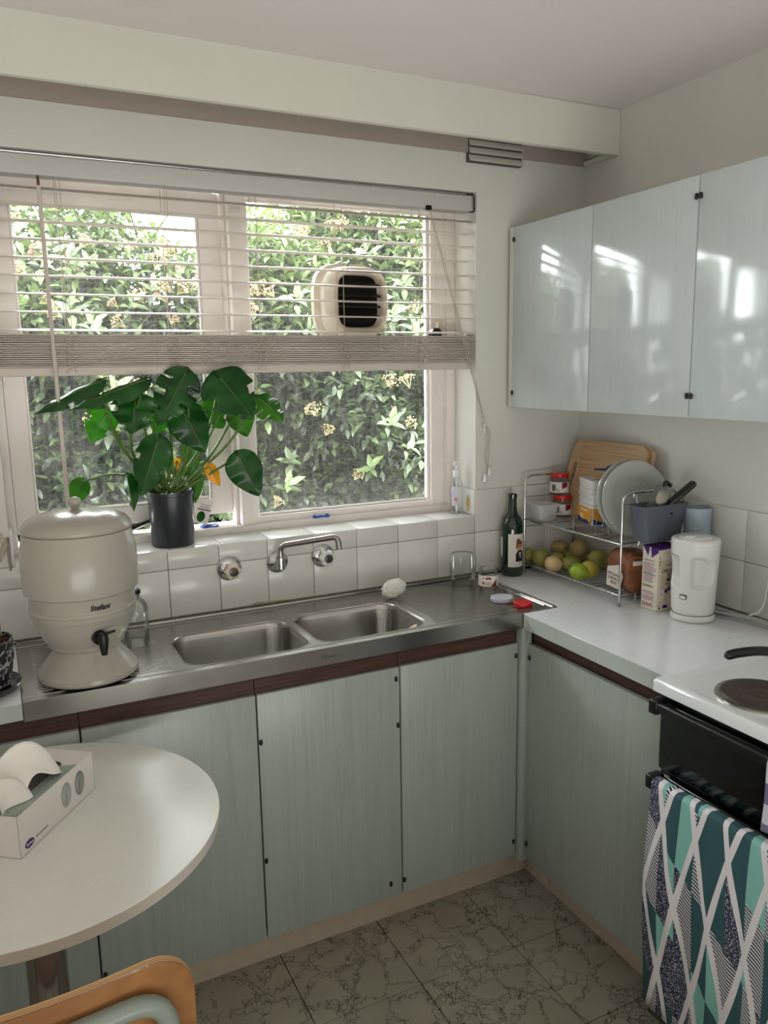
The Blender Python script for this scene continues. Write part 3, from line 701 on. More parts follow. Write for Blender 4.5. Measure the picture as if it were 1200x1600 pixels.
# upper cabinets
U = -.32; UZ0, UZ1 = 1.472, 2.043
def upper_unit(y0, y1, doors, label, end=False, hz=()):
    t = empty('wall_cabinet', (-.15, (y0+y1)/2, UZ0), label, 'cabinet'); cy = (y0+y1)/2
    bm = new_bm(); box(bm, -.2995+.15, -.001+.15, y0-cy, y1-cy, 0.003, UZ1-UZ0-.002); finish('body', bm, M['upper'], t, smooth=False)
    if end:
        bm = new_bm(); box(bm, -.3185+.15, -.001+.15, y1-cy, y1-cy+.021, 0, UZ1-UZ0+.002, .0015); finish('end_panel', bm, M['pelmet'], t)
    ds = []
    for a, b in doors:
        bm = new_bm(); box(bm, U+.15, -.301+.15, a-cy+.0016, b-cy-.0016, 0, UZ1-UZ0, .0012, 2); ds.append(finish('door', bm, M['upper'], t))
    for di, hy, h in hz: hinge(ds[di], (U+.15-.0015, hy-cy, h-UZ0))
    return t
upper_unit(-.792, -.040, [(-.418, -.040), (-.792, -.418)], 'glossy pale blue two-door wall cabinet next to the window wall', True, [(0, -.046, 2.005), (0, -.046, 1.52), (1, -.786, 1.995), (1, -.786, 1.525)])
upper_unit(-1.62, -.7925, [(-1.2, -.7925), (-1.62, -1.2)], 'glossy pale blue wall cabinet running out of frame above the stove', False, [(0, -.799, 1.995), (0, -.799, 1.525)])

# ================================================================== STOVE
st = empty('stove', (-.3, -1.31, 0), 'freestanding electric stove with white hob and black oven front', 'stove')
def sv(name, x0, x1, y0, y1, z0, z1, m, bev=.002, parent=None, seg=3):
    bm = new_bm(); box(bm, x0+.3, x1+.3, y0+1.31, y1+1.31, z0, z1, bev, seg); return finish(name, bm, m, parent or st)
sv('body', -.575, -.03, -1.60, -1.002, .06, .895, M['blackenamel'])
bm = new_bm(); outer = rrect(-.616+.3, -.02+.3, -1.615+1.31, -1.0005+1.31, .012, 4)
rings = [[(x, y, .893) for x, y in outer], [(x, y, .914) for x, y in outer], [(x*.985, y*.985, .921) for x, y in outer], [(x*.93, y*.935, .921) for x, y in outer], [(x*.90, y*.905, .9165) for x, y in outer]]
loft(bm, rings, cap0=True, cap1=True); hob = finish('hob', bm, M['white_enamel'], st)
for i, (x, y, r) in enumerate(((-.486+.3, -1.182+1.31, .08), (-.225+.3, -1.16+1.31, .078), (-.47+.3, -1.45+1.31, .08), (-.215+.3, -1.45+1.31, .07))):
    bm = new_bm(); z = .9165; lathe(bm, x, y, [(r+.012, z), (r+.011, z+.003), (r+.004, z+.002), (r+.001, z+.006), (r-.001, z+.0085), (r-.004, z+.0088), (r*.42, z+.0082), (r*.4, z+.0072), (r*.30, z+.0072), (r*.28, z+.0082), (r*.1, z+.0082), (r*.08, z+.007), (0, z+.007)], 40)
    hp = finish('hotplate', bm, M['iron'], st)
    bm = new_bm(); lathe(bm, x, y, [(r+.013, z), (r+.012, z+.0035), (r+.003, z+.0045), (r+.002, z+.001)], 40); finish('trim_ring', bm, M['dullchrome'], hp)
sv('grill_door', -.598, -.576, -1.598, -1.012, .705, .868, M['blackenamel'], .008)
sv('vent_strip', -.592, -.576, -1.6, -1.006, .872, .892, M['black'], .002)
sv('oven_door', -.598, -.576, -1.598, -1.012, .215, .695, M['blackenamel'], .006)
sv('storage_drawer', -.596, -.576, -1.598, -1.014, .075, .205, M['blackenamel'], .006)
for z in (.868, .690):
    h = sv('handle', -.632, -.614, -1.59, -1.016, z-.013, z+.008, M['black'], .004)
    for y in (-1.025, -1.58):
        sv('bracket', -.634, -.597, y-.012, y+.012, z-.021, z+.012, M['black'], .004, parent=h)
for y in (-1.5, -1.1):
    for x in (-.55, -.08): sv('foot', x-.02, x+.02, y-.02, y+.02, 0, .062, M['black'], .002)

# cloth hung over a rail: cross-section goes over the handle and down the front
def cloth(name, y0, y1, prof, m, amp, label, cat, ny=54, uvs=1.0, seed=1, skew=0.0):
    rnd = random.Random(seed); ph = [rnd.uniform(0, 6.28) for _ in range(6)]
    pts = spline(prof, 7); n = len(pts); L = [0]
    for a, b in zip(pts, pts[1:]): L.append(L[-1]+(b-a).length)
    bm = new_bm(); uv = bm.loops.layers.uv.new('UVMap'); rows = []; U = {}
    for i in range(ny+1):
        t = i/ny; y = y1+(y0-y1)*t; row = []
        for j, p in enumerate(pts):
            q = L[j]/L[-1]; hang = max(0, min(1, (L[j]-.05)/.3))
            dx = -amp*hang*(1+.8*math.sin(t*11+ph[0])+.6*math.sin(t*23+ph[1]+q*2)+.3*math.sin(q*9+t*6+ph[2]))-.0016*math.sin(t*60+ph[3])*hang
            yy = y+.006*math.sin(q*7+ph[4]+t*3)*hang+skew*hang*(t-.5)
            zz = p.z-.006*math.sin(t*7+ph[5])*hang
            v = bm.verts.new((p.x+dx, yy, zz)); U[v] = (t*abs(y1-y0)*uvs, -L[j]*uvs); row.append(v)
        rows.append(row)
    for a, b in zip(rows, rows[1:]):
        for j in range(n-1):
            f = bm.faces.new((a[j], a[j+1], b[j+1], b[j]))
            for l in f.loops: l[uv].uv = U[l.vert]
    o = finish(name, bm, m, smooth=True, angle=180); tag(o, label, cat)
    s = o.modifiers.new('thickness', 'SOLIDIFY'); s.thickness = .0022; s.offset = 1
    return o
cloth('tea_towel', -1.50, -1.038, [(-.608, 0, .55), (-.609, 0, .66), (-.612, 0, .697), (-.623, 0, .7015), (-.634, 0, .698), (-.6375, 0, .67), (-.638, 0, .5), (-.638, 0, .35), (-.636, 0, .155)], M['towel'], .004, 'teal, navy and white zigzag printed tea towel hanging over the oven handle', 'towel', seed=3, ny=90)
cloth('tea_towel', -1.56, -1.318, [(-.610, 0, .78), (-.611, 0, .84), (-.613, 0, .875), (-.624, 0, .8795), (-.635, 0, .876), (-.638, 0, .85), (-.639, 0, .81), (-.638, 0, .765), (-.637, 0, .73)], M['gingham'], .003, 'purple checked tea towel on the upper stove handle at the frame edge', 'towel', seed=9)

# frying pan whose handle reaches into view over the front hotplate
fp = empty('frying_pan', (-.225, -1.16, .926), 'frying pan with a long black handle on the rear hotplate', 'pan')
bm = new_bm(); lathe(bm, 0, 0, [(0, 0), (.072, 0), (.076, .003), (.098, .036), (.1005, .036), (.0985, .034), (.0745, .006), (0, .0035)], 44); finish('pan_body', bm, M['black'], fp)
tip = P(1133, 1025, 'z', .985)-Vector((-.225, -1.16, .926)); 
hd = Vector((tip.x, tip.y, 0)).normalized()
bm = new_bm(); pts = spline([hd*.096+Vector((0, 0, .030)), hd*.13+Vector((0, 0, .045)), hd*.2+Vector((0, 0, .06)), hd*.26+Vector((0, 0, .062)), tip+Vector((0, 0, -.001))], 6)
tube(bm, pts, [.006, .007, .0085]+[.0105]*(len(pts)-6)+[.010, .0085, .004], 12); finish('handle', bm, M['black'], fp)

# ================================================================== TABLE, TISSUES, CHAIR
TZ = .79; tc = (-1.876, -.761)
tb = empty('round_table', (tc[0], tc[1], 0), 'round white laminate pedestal table in the foreground', 'table')
bm = new_bm(); lathe(bm, 0, 0, [(0, TZ-.022), (.3325, TZ-.022), (.3335, TZ-.021), (.3345, TZ-.001)], 128, 1); lathe(bm, 0, 0, [(.3345, TZ-.001), (.3335, TZ), (0, TZ)], 128, 0); finish('tabletop', bm, [M['table'], M['tableedge']], tb)
bm = new_bm(); lathe(bm, 0, 0, [(0, .02), (.036, .02), (.036, TZ-.03), (.11, TZ-.03), (.11, TZ-.0225), (0, TZ-.0225)], 32); finish('pedestal', bm, M['dullchrome'], tb)
bm = new_bm(); lathe(bm, 0, 0, [(0, 0), (.165, 0), (.165, .008), (.06, .024), (.036, .03), (0, .03)], 48); finish('base', bm, M['dullchrome'], tb)
bm = new_bm(); pc_ = P(150, 1380, 'z', TZ)
rnd = random.Random(4)
for i in range(46):
    a = rnd.uniform(0, 6.28); rr = abs(rnd.gauss(0, .016)); bmesh.ops.create_icosphere(bm, subdivisions=1, radius=rnd.uniform(.0005, .0018), matrix=Matrix.Translation((pc_.x-tc[0]+rr*math.cos(a), pc_.y-tc[1]+1.3*rr*math.sin(a), TZ)))
tag(finish('crumbs', bm, M['table'], tb), kind='stuff')

# tissue box
A_ = P(33, 1343, 'z', TZ); B_ = P(148, 1232, 'z', TZ); dx = (B_-A_).normalized(); dy = Vector((-dx.y, dx.x, 0)); LB = (B_-A_).length; WB = .105; HB = .078
tbx = empty('tissue_box', (A_.x, A_.y, TZ+.0005), 'white and sage tissue box with circle prints on the round table', 'tissue box', rot=(0, 0, math.atan2(dx.y, dx.x)))
bm = new_bm(); holed_plate(bm, [(0, 0), (LB, 0), (LB, WB), (0, WB)], [rrect(.045, LB-.045, .028, WB-.028, .02, 5)], HB-.0008, HB)
for a in ((0, LB, 0, .0008), (0, LB, WB-.0008, WB), (0, .0008, 0, WB), (LB-.0008, LB, 0, WB)): box(bm, a[0], a[1], a[2], a[3], 0, HB-.0004)
box(bm, 0, LB, 0, WB, 0, .0008); finish('carton', bm, mat('white_card', (226, 222, 216), .35), tbx, smooth=False)
bm = new_bm(); sage = mat('sage_print', (158, 170, 158), .4); 
holed_plate(bm, [(.0, .0), (LB*.78, -.0)]+[(LB*.78-.012*math.sin(i/8*math.pi), WB*i/8) for i in range(1, 8)]+[(LB*.78, WB), (0, WB)], [rrect(.043, LB-.06, .026, WB-.026, .02, 5)], HB+.0001, HB+.0005); finish('printed_panel', bm, sage, tbx, smooth=False)
for cx_, mm in ((LB*.60, mat('light_sage_dot', (148, 156, 150), .4)), (LB*.79, mat('dark_sage_dot', (112, 116, 112), .4))):
    bm = new_bm(); Mx = Matrix(((1, 0, 0, cx_), (0, 0, -1, 0), (0, 1, 0, HB*.5), (0, 0, 0, 1)))
    prism(bm, [(.0155*math.cos(a), .024*math.sin(a)) for a in [i*math.pi/16 for i in range(32)]], .0001, .0006, M=Mx); dd = finish('printed_dot', bm, mm, tbx, smooth=False)
    bm = new_bm()
    for q in range(2, 7):
        tube(bm, [Mx @ Vector((.0022*q*math.cos(a)-.001, .0034*q*math.sin(a)-.002, .0006)) for a in [i*math.pi/12 for i in range(24)]], .0003, 4, closed=True)
    finish('printed_rings', bm, M['label'], dd)
bm = new_bm()
for q in range(6):
    tube(bm, [(.006+.006*q*math.cos(a), .022+.0052*q*math.sin(a), HB+.0006) for a in [i*math.pi/10 for i in range(20)]] if q > 1 else [(.01+.003*math.cos(a), .022+.003*math.sin(a), HB+.0006) for a in [i*math.pi/10 for i in range(20)]], .0004, 4, closed=True)
for v in bm.verts:
    v.co.x = max(v.co.x, .001); v.co.y = max(v.co.y, .001)
finish('printed_rings', bm, mat('ring_ink', (120, 128, 120), .5), tbx)
bm = new_bm(); Mx = Matrix(((1, 0, 0, .026), (0, 0, -1, 0), (0, 1, 0, .014), (0, 0, 0, 1))); prism(bm, [(.0125*math.cos(a), .0075*math.sin(a)) for a in [i*math.pi/12 for i in range(24)]], .0001, .0007, M=Mx); ov = finish('brand_oval', bm, M['purple'], tbx, smooth=False)
add_text('Quilton', .0062, Matrix(((1, 0, 0, .026), (0, 0, -1, -.0009), (0, 1, 0, .014), (0, 0, 0, 1))), M['paper'], ov)
add_text('HYPO-ALLERGENIC', .0042, Matrix(((1, 0, 0, .062), (0, 0, -1, -.0004), (0, 1, 0, .0145), (0, 0, 0, 1))), mat('grey_ink', (120, 116, 116), .6), tbx)
# tissue puff
bm = new_bm(); rows = []
for i in range(25):
    u = i/24; row = []
    for j in range(17):
        t = j/16
        x = .055+.125*u + .018*math.sin(3*t+1)*(1-u); arch = math.sin(math.pi*min(1, max(0, u*.9+.08)))
        y = WB*.5+(t-.5)*(.045+.05*arch)+.012*math.sin(5*u+2*t); z = HB-.004+.078*arch*(1-.8*(2*t-1)**2*.6)+.010*math.sin(9*t+7*u)*arch-.010*(abs(2*t-1)**3)
        row.append(bm.verts.new((x-.02, y, z)))
    rows.append(row)
for a, b in zip(rows, rows[1:]):
    for j in range(16): bm.faces.new((a[j], a[j+1], b[j+1], b[j]))
finish('tissue', bm, M['paper'], tbx, angle=180)
bm = new_bm(); rows = []
for i in range(17):
    u = i/16; row = []
    for j in range(13):
        t = j/12; fold = math.sin(math.pi*t)
        row.append(bm.verts.new((-.008+.07*u+.008*math.sin(6*t), .02+.065*t+.01*math.sin(5*u), HB+.002+.045*fold*math.sin(math.pi*(.25+.6*u))+.006*math.sin(14*t+3*u)*fold)))
    rows.append(row)
for a, b in zip(rows, rows[1:]):
    for j in range(12): bm.faces.new((a[j], a[j+1], b[j+1], b[j]))
finish('tissue', bm, M['paper'], tbx, angle=180)

# chair: bent-ply back with a grey tube frame behind it
ch = empty('dining_chair', (-1.905, -1.053, -.0), 'plywood-backed chair with grey tube frame at the bottom left corner', 'chair')
def chp(x, y, z): return (x+1.92, y+1.05, z)
def back_sheet(y, half, z0, z1, r, th, n=26):
    o = []
    for i in range(n+1):
        x = -half+2*half*i/n; cy = .020*math.cos(math.pi*(x/half)*.5)
        o.append((x, y-cy))
    return o
def backrest(th0, th1, m, name='backrest'):
    bm = new_bm(); half, zc, hh, rr = .207, .754, .088, .062; ring = rrect(-half, half, zc-hh, zc+hh, rr, 9)
    def yb(x): return -1.262-.026*math.cos(math.pi*(x/half)*.5)
    prism_pts = []
    # dense grid in x so the sheet bends
    xs = [-half*math.cos(math.pi*i/24) for i in range(25)]
    def zlim(x):
        d = half-abs(x)
        if d >= rr: return hh
        return hh-rr+math.sqrt(max(0, rr*rr-(rr-d)**2))
    rows = {}
    for s, y in ((0, th0), (1, th1)):
        rows[s] = [[bm.verts.new(chp(-1.92+x, yb(x)+y, zc+zlim(x)*q)) for q in (-1, -.5, 0, .5, 1)] for x in xs]
    for s in (0, 1):
        for a, b in zip(rows[s], rows[s][1:]):
            for j in range(4): bm.faces.new((a[j], a[j+1], b[j+1], b[j]))
    for i in range(24):
        for j in (0, 4): bm.faces.new((rows[0][i][j], rows[0][i+1][j], rows[1][i+1][j], rows[1][i][j]))
    for i in (0, 24):
        for j in range(4): bm.faces.new((rows[0][i][j], rows[0][i][j+1], rows[1][i][j+1], rows[1][i][j]))
    return finish(name, bm, m, ch, angle=50)
br = backrest(-.002, .0022, M['ply'])
for a, b, m in ((.0022, .0042, M['plylight']), (.0042, .0056, M['plydark']), (.0056, .008, M['plylight']), (.008, .0092, M['plydark']), (.0092, .0125, M['plylight'])):
    o = backrest(a, b, m, 'ply_layer'); o.parent = br
bm = new_bm(); fr = fillet([(-.172, .41, .02), (-.172, -.02, .44), (-.172, -.235, .62), (-.172, -.252, .815), (.172, -.252, .815), (.172, -.235, .62), (.172, -.02, .44), (.172, .41, .02)], .06, 8)
bm.free(); bm = new_bm(); pts = fillet([(-.168, -.17, .02), (-.168, -.235, .45), (-.168, -.2425, .60), (-.168, -.2365, .803), (0, -.2545, .803), (.168, -.2365, .803), (.168, -.2425, .60), (.168, -.235, .45), (.168, -.17, .02)], .055, 8); 
pts = [Vector((p.x, p.y+.0, p.z)) for p in pts]; tube(bm, pts, .0135, 14); finish('back_frame', bm, M['tubegrey'], ch)
bm = new_bm(); prism(bm, rrect(-.2, .2, -.19, .2, .05, 6), .44, .455); finish('seat', bm, M['ply'], ch)
for x in (-.17, .17):
    bm = new_bm(); tube(bm, fillet([(x, -.21, .43), (x, .18, .43), (x, .2, .01)], .04), .0125, 10); finish('leg', bm, M['tubegrey'], ch)

# ================================================================== THINGS ON THE SINK BENCH
# ceramic water filter
wf = empty('water_filter', (-1.7215, -.3165, BZ+.0042), 'large cream ceramic water filter with black tap standing on the steel bench', 'water filter')
z_ = lambda z: z-BZ-.003
bm = new_bm(); lathe(bm, 0, 0, [(0, .003), (.111, .003), (.1135, .008), (.1125, .016), (.104, .028), (.09, .045), (.0775, .062), (.0745, .07), (.076, .078), (.0845, .0785+.002), (.0845, .084), (.094, .1), (.104, .122), (.111, .143), (.1165, .162), (.119, .168), (.1185, .172), (.115, .175)], 96); finish('stand', bm, M['ceramic'], wf, angle=25)
bm = new_bm(); lathe(bm, 0, 0, [(.115, .152), (.1162, .157), (.1165, .163), (.1168, .20), (.1185, .206), (.1255, .210), (.1265, .215), (.1275, .24), (.1282, .27), (.127, .30), (.123, .325), (.1195, .346), (.117, .3475), (0, .3475)], 96); up = finish('upper_chamber', bm, M['ceramic'], wf, angle=25)
bm = new_bm(); lathe(bm, 0, 0, [(0, .348), (.117, .348), (.1195, .350), (.1205, .355), (.1195, .361), (.110, .373), (.085, .385), (.05, .3925), (.018, .395), (0, .395)], 96); lid = finish('lid', bm, M['ceramic'], wf)
bm = new_bm(); lathe(bm, 0, 0, [(.009, .393), (.0085, .398), (.011, .402), (.0145, .408), (.0145, .414), (.011, .420), (.005, .4225), (0, .423)], 28); finish('knob', bm, M['ceramic'], lid)
bm = new_bm(); lathe(bm, 0, 0, [(0, 0), (.109, 0), (.109, .004), (0, .004)], 60); finish('rubber_base', bm, M['black'], wf)
td = (P(158, 1000, 'y', -.43)-Vector((-1.7215, -.3165, 0))); ta = math.atan2(td.y, td.x); tz = z_(P(158, 998, 'y', -.43).z)
u_ = Vector((math.cos(ta), math.sin(ta), 0)); r_ = Vector((-u_.y, u_.x, 0))
tr_ = .103
tp = u_*tr_+Vector((0, 0, tz))
bm = new_bm(); tube(bm, [tp-u_*.01, tp+u_*.006], .017, 20); tube(bm, [tp+u_*.004, tp+u_*.010], .0145, 20); tube(bm, [tp+u_*.006, tp+u_*.034], .009, 14); tube(bm, [tp+u_*.028+Vector((0, 0, .012)), tp+u_*.029, tp+u_*.030-Vector((0, 0, .020)), tp+u_*.030-Vector((0, 0, .034))], [.0105, .0115, .009, .0065], 16)
tap = finish('tap', bm, M['black'], wf)
bm = new_bm(); s0 = tp+u_*.028+Vector((0, 0, .013)); tube(bm, [s0-Vector((0, 0, .006)), s0+Vector((0, 0, .003))], .009, 12); tube(bm, [s0, s0+r_*.012+Vector((0, 0, .001)), s0+r_*.028+Vector((0, 0, .003))], [.004, .0035, .003], 8); finish('tap_lever', bm, M['black'], tap)
la = ta+R(2)
def on_cyl(co): 
    a = la+co.x/.119; r = .1192+co.z; zz = .187+co.y; return Vector((r*math.cos(a), r*math.sin(a), zz))
add_text('Stefani', .0165, None, M['ink'], up, bold=.0004, fn=on_cyl, shear=.2)

# clear glass bottle behind the filter
gb = empty('glass_bottle', (-1.585, -.165, BZ+.003), 'clear swing-top glass bottle half hidden behind the water filter', 'bottle')
bm = new_bm(); lathe(bm, 0, 0, [(0, 0), (.030, 0), (.032, .003), (.032, .095), (.030, .108), (.02, .122), (.0145, .128), (.0145, .137), (.0125, .137), (.0125, .128)], 36); finish('glass_body', bm, M['glass'], gb)
bm = new_bm(); lathe(bm, 0, 0, [(0, .136), (.014, .136), (.0165, .139), (.0165, .147), (.01, .151), (0, .151)], 20); finish('stopper', bm, M['black'], gb)
bm = new_bm(); lathe(bm, 0, 0, [(0, .0045), (.0293, .0045), (.0293, .03), (0, .03)], 30); finish('water', bm, M['glass'], gb)

# terrazzo pot on a black saucer, left edge
tpz = BZ+.0005
tp_ = empty('terrazzo_pot', (-1.945, -.315, tpz), 'black and white terrazzo plant pot with bark on the left benchtop', 'plant pot')
bm = new_bm(); lathe(bm, 0, 0, [(0, .012), (.053, .012), (.057, .018), (.0675, .075), (.069, .118), (.0665, .120), (.064, .118), (.063, .104), (0, .104)], 48); finish('pot', bm, M['terrazzo'], tp_)
bm = new_bm(); lathe(bm, 0, 0, [(0, 0), (.06, 0), (.07, .004), (.079, .018), (.0775, .0195), (.067, .0085), (0, .0075)], 48); sc = finish('saucer', bm, mat('black_glazed_saucer', (26, 26, 28), .2, coat=.4), tp_)
bm = new_bm(); rnd = random.Random(3)
for i in range(150):
    a = rnd.uniform(0, 6.28); rr = .058*math.sqrt(rnd.random()); bmesh.ops.create_cube(bm, size=1, matrix=Matrix.Translation((rr*math.cos(a), rr*math.sin(a), .106+rnd.uniform(0, .006))) @ Matrix.Rotation(rnd.uniform(0, 6), 4, (rnd.random(), rnd.random(), 1)) @ Matrix.Diagonal((rnd.uniform(.004, .013), .005, .003, 1)))
tag(finish('bark_chips', bm, M['soil'], tp_, smooth=False), kind='stuff')

# taps on the tiled wall
def wall_tap(x, z, label, cold):
    t = empty('wall_tap', (x, -.008, z), label, 'tap')
    My = Matrix(((1, 0, 0, 0), (0, 0, -1, 0), (0, 1, 0, 0), (0, 0, 0, 1)))
    def ly(prof, n=36):
        bm = new_bm(); lathe(bm, 0, 0, prof, n)
        for v in bm.verts: v.co = My @ v.co
        return bm
    finish('flange', ly([(0, 0), (.036, 0), (.0365, .003), (.031, .009), (.022, .013), (.014, .015), (.014, .028), (0, .028)]), M['chrome'], t)
    bm = new_bm(); rings = []
    for zz, s in ((.026, .8), (.029, 1.0), (.046, 1.0), (.050, .9), (.052, .55)):
        rings.append([(s*(.0225+.0026*math.cos(6*a))*math.cos(a), -zz, s*(.0225+.0026*math.cos(6*a))*math.sin(a)) for a in [i*2*math.pi/72 for i in range(72)]])
    loft(bm, rings, cap0=True, cap1=True); hd_ = finish('handle', bm, M['cream_plastic'] if not cold else M['white_plastic'], t, angle=50)
    finish('indicator_disc', ly([(0, .052), (.0135, .052), (.0135, .0545), (.011, .0555), (0, .0555)], 28), mat('grey_tap_disc', (88, 84, 80), .3, .5) if not cold else bpy.data.materials['grey_tap_disc'], hd_)
    bm = new_bm(); 
    tube(bm, [(.0042*math.cos(a), -.0558, .0052*math.sin(a)) for a in [i*math.pi/8 for i in range(16)]], .0008, 5, closed=True); finish('indicator_mark', bm, M['ink'], hd_)
    return t
wall_tap(-1.291, 1.036, 'left wall tap with yellowed star handle on a chrome flange', 0)
wall_tap(-.997, 1.040, 'right wall tap with white star handle behind the spout end', 1)
sp = empty('wall_spout', (-1.143, -.008, 1.037), 'chrome swivel spout fixed to the tiled wall between the taps', 'spout')
bm = new_bm(); lathe(bm, 0, 0, [(0, 0), (.033, 0), (.0335, .003), (.028, .010), (.015, .014), (.012, .018), (.012, .034), (0, .034)], 36)
for v in bm.verts: v.co = Vector((v.co.x, -v.co.z, v.co.y))
tube(bm, [(0, -.034, -.014), (0, -.034, .017)], .0135, 18); tube(bm, [(0, -.034, .015), (0, -.034, .021)], .0155, 18); finish('flange', bm, M['chrome'], sp)
bm = new_bm(); e = P(527, 856, 'y', -.15)-Vector((-1.143, -.008, 1.037)); tube(bm, fillet([(0, -.034, .018), (0, -.034, .056), (e.x+.004, e.y+.006, .088), (e.x+.006, e.y, e.z-.004)], .034, 9), .0088, 16); finish('swivel_arm', bm, M['dullchrome'], sp)

# upturned jars, lids
def jar_profile(r, h, lip=.9, t=.002):
    """upright jar, mouth on top"""
    return [(0, 0), (r*.88, 0), (r, .006), (r, h*.74), (r*.97, h*.82), (r*lip, h*.87), (r*lip, h*.89), (r*(lip+.03), h*.90), (r*(lip+.03), h*.92), (r*lip, h*.93), (r*lip, h), (r*lip-t, h), (r*lip-t, h*.9)]
bj = empty('glass_jar', (-.545, -.100, BZ+.0035), 'larger empty glass jar turned upside down on the draining board', 'jar', 'upturned jars on the draining board')
bm = new_bm(); lathe(bm, 0, 0, [(r, .108-z) for r, z in jar_profile(.0425, .108, .86)], 48)
finish('glass_body', bm, M['glass'], bj)
sj = empty('glass_jar', (-.500, -.181, BZ+.0035), 'small upturned glass jar with red and white label beside the larger jar', 'jar', 'upturned jars on the draining board')
bm = new_bm(); lathe(bm, 0, 0, [(r, .073-z) for r, z in jar_profile(.0315, .073, .88)], 40); finish('glass_body', bm, M['glass'], sj)
vx = math.degrees(math.atan2(CAM.y+.181, CAM.x+.5))
bm = new_bm(); curved_label(bm, 0, 0, .0318, vx-78, vx+82, .018, .052, 24); lb = finish('paper_label', bm, M['label'], sj)
def cyl_map(r, z0, a0, cx=0, cy=0):
    def f(co):
        a = R(a0)+co.x/r; return Vector((cx+(r+co.z)*math.cos(a), cy+(r+co.z)*math.sin(a), z0+co.y))
    return f
def cyl_shape(poly, r, z0, a0, m, parent, name='printed_mark', t=.0003):
    bm = new_bm(); n = len(poly); a = [bm.verts.new((x, y, 0)) for x, y in poly]; b = [bm.verts.new((x, y, t)) for x, y in poly]
    bm.faces.new(a[::-1]); bm.faces.new(b)
    for i in range(n): bm.faces.new((a[i], a[(i+1) % n], b[(i+1) % n], b[i]))
    x = math.ceil(min(q[0] for q in poly)/.003)*.003
    while x < max(q[0] for q in poly):
        bmesh.ops.bisect_plane(bm, geom=bm.verts[:]+bm.edges[:]+bm.faces[:], plane_co=(x, 0, 0), plane_no=(1, 0, 0)); x += .003
    bmesh.ops.triangulate(bm, faces=bm.faces[:])
    for v in bm.verts: v.co = cyl_map(r, z0, a0)(v.co)
    return finish(name, bm, m, parent, smooth=False)
def disc(cx, cy, r, n=14, sy=1): return [(cx+r*math.cos(2*math.pi*i/n), cy+sy*r*math.sin(2*math.pi*i/n)) for i in range(n)]
for q in ((-.005, .009), (.001, .010), (.006, .009)): cyl_shape(disc(q[0], q[1], .0036), .0323, .035, vx, M['darkred'], lb)
cyl_shape(disc(-.016, .010, .0024), .0323, .035, vx, M['ink'], lb); cyl_shape(disc(-.016, -.006, .0042), .0323, .035, vx, M['red'], lb)
cyl_shape([(.006, -.0165), (.026, -.0165), (.026, .006)], .0323, .035, vx+4, M['darkred'], lb)
add_text('Tomato', .006, None, M['darkred'], lb, fn=lambda co: cyl_map(.0323, .032, vx)(co)); add_text('PASSATA', .0055, None, M['ink'], lb, fn=lambda co: cyl_map(.0323, .026, vx)(co))
def lid_obj(p, r, m, label, h=.012):
    t = empty('jar_lid', p, label, 'lid', 'loose jar lids on the draining board')
    bm = new_bm(); lathe(bm, 0, 0, [(0, 0), (r*.97, 0), (r, .0015), (r, h*.7), (r*.985, h*.9), (r*.95, h), (r*.86, h), (r*.83, h*.88), (0, h*.88)], 44); finish('lid_disc', bm, m, t)
    bm = new_bm(); n = 60
    for i in range(n):
        a = 2*math.pi*i/n; box(bm, r-.0004+.0, r+.0006, -.0006, .0006, .002, h*.7)
        for v in bm.verts[-8:]: v.co = Matrix.Rotation(a, 3, 'Z') @ v.co
    finish('knurling', bm, m, t, smooth=False); return t
lid_obj((-.530, -.300, BZ+.0032), .0345, M['silver_lid'], 'silver-white jar lid lying on the draining board')
lid_obj((-.506, -.374, BZ+.0032), .0275, M['red'], 'small red jar lid lying at the sink corner')

# scrunched tissue and wooden spoon
bm = new_bm(); bmesh.ops.create_icosphere(bm, subdivisions=5, radius=1); rnd = random.Random(2)
cr = [(Vector((rnd.gauss(0, 1), rnd.gauss(0, 1), rnd.gauss(0, 1))).normalized(), rnd.uniform(3, 8), rnd.uniform(0, 6)) for _ in range(14)]
for v in bm.verts:
    n = v.co.normalized(); s = 1+.10*sum(abs(math.sin(f*n.dot(d)+p)) for d, f, p in cr)/3-.18
    v.co = Vector((.036*n.x*s+.006*n.z, .020*n.y*s, .026*n.z*s))
q = P(616, 928, 'y', -.115)
zmin = min(v.co.z for v in bm.verts)
ct = finish('crumpled_tissue', bm, M['paper'], angle=20, loc=(q.x, -.112, BZ+.003-zmin)); tag(ct, 'crumpled white paper tissue behind the right sink bowl', 'tissue')
ws = empty('wooden_spoon', (0, 0, 0), 'pale wooden spoon lying in the right sink bowl', 'spoon')
a = Vector((-.868, -.315, .8)); e_ = P(651, 976, 'y', -.370); b0 = Vector((-1.03, -.33, .776)); dirv = (e_-b0).normalized()
bm = new_bm(); pts = [b0+(e_-b0)*t for t in (0, .2, .5, .7)]; tube(bm, pts, [.0035, .004, .0045, .005], 10); finish('handle', bm, M['wood'], ws)
bm = new_bm(); bmesh.ops.create_uvsphere(bm, u_segments=20, v_segments=12, radius=1)
Mx = frame_M(b0+(e_-b0)*.86, dirv, Vector((0, 0, 1)).cross(dirv))
for v in bm.verts: v.co = Mx @ Vector((v.co.x*.031, v.co.y*.014, v.co.z*.004))
finish('spoon_head', bm, M['wood'], ws)

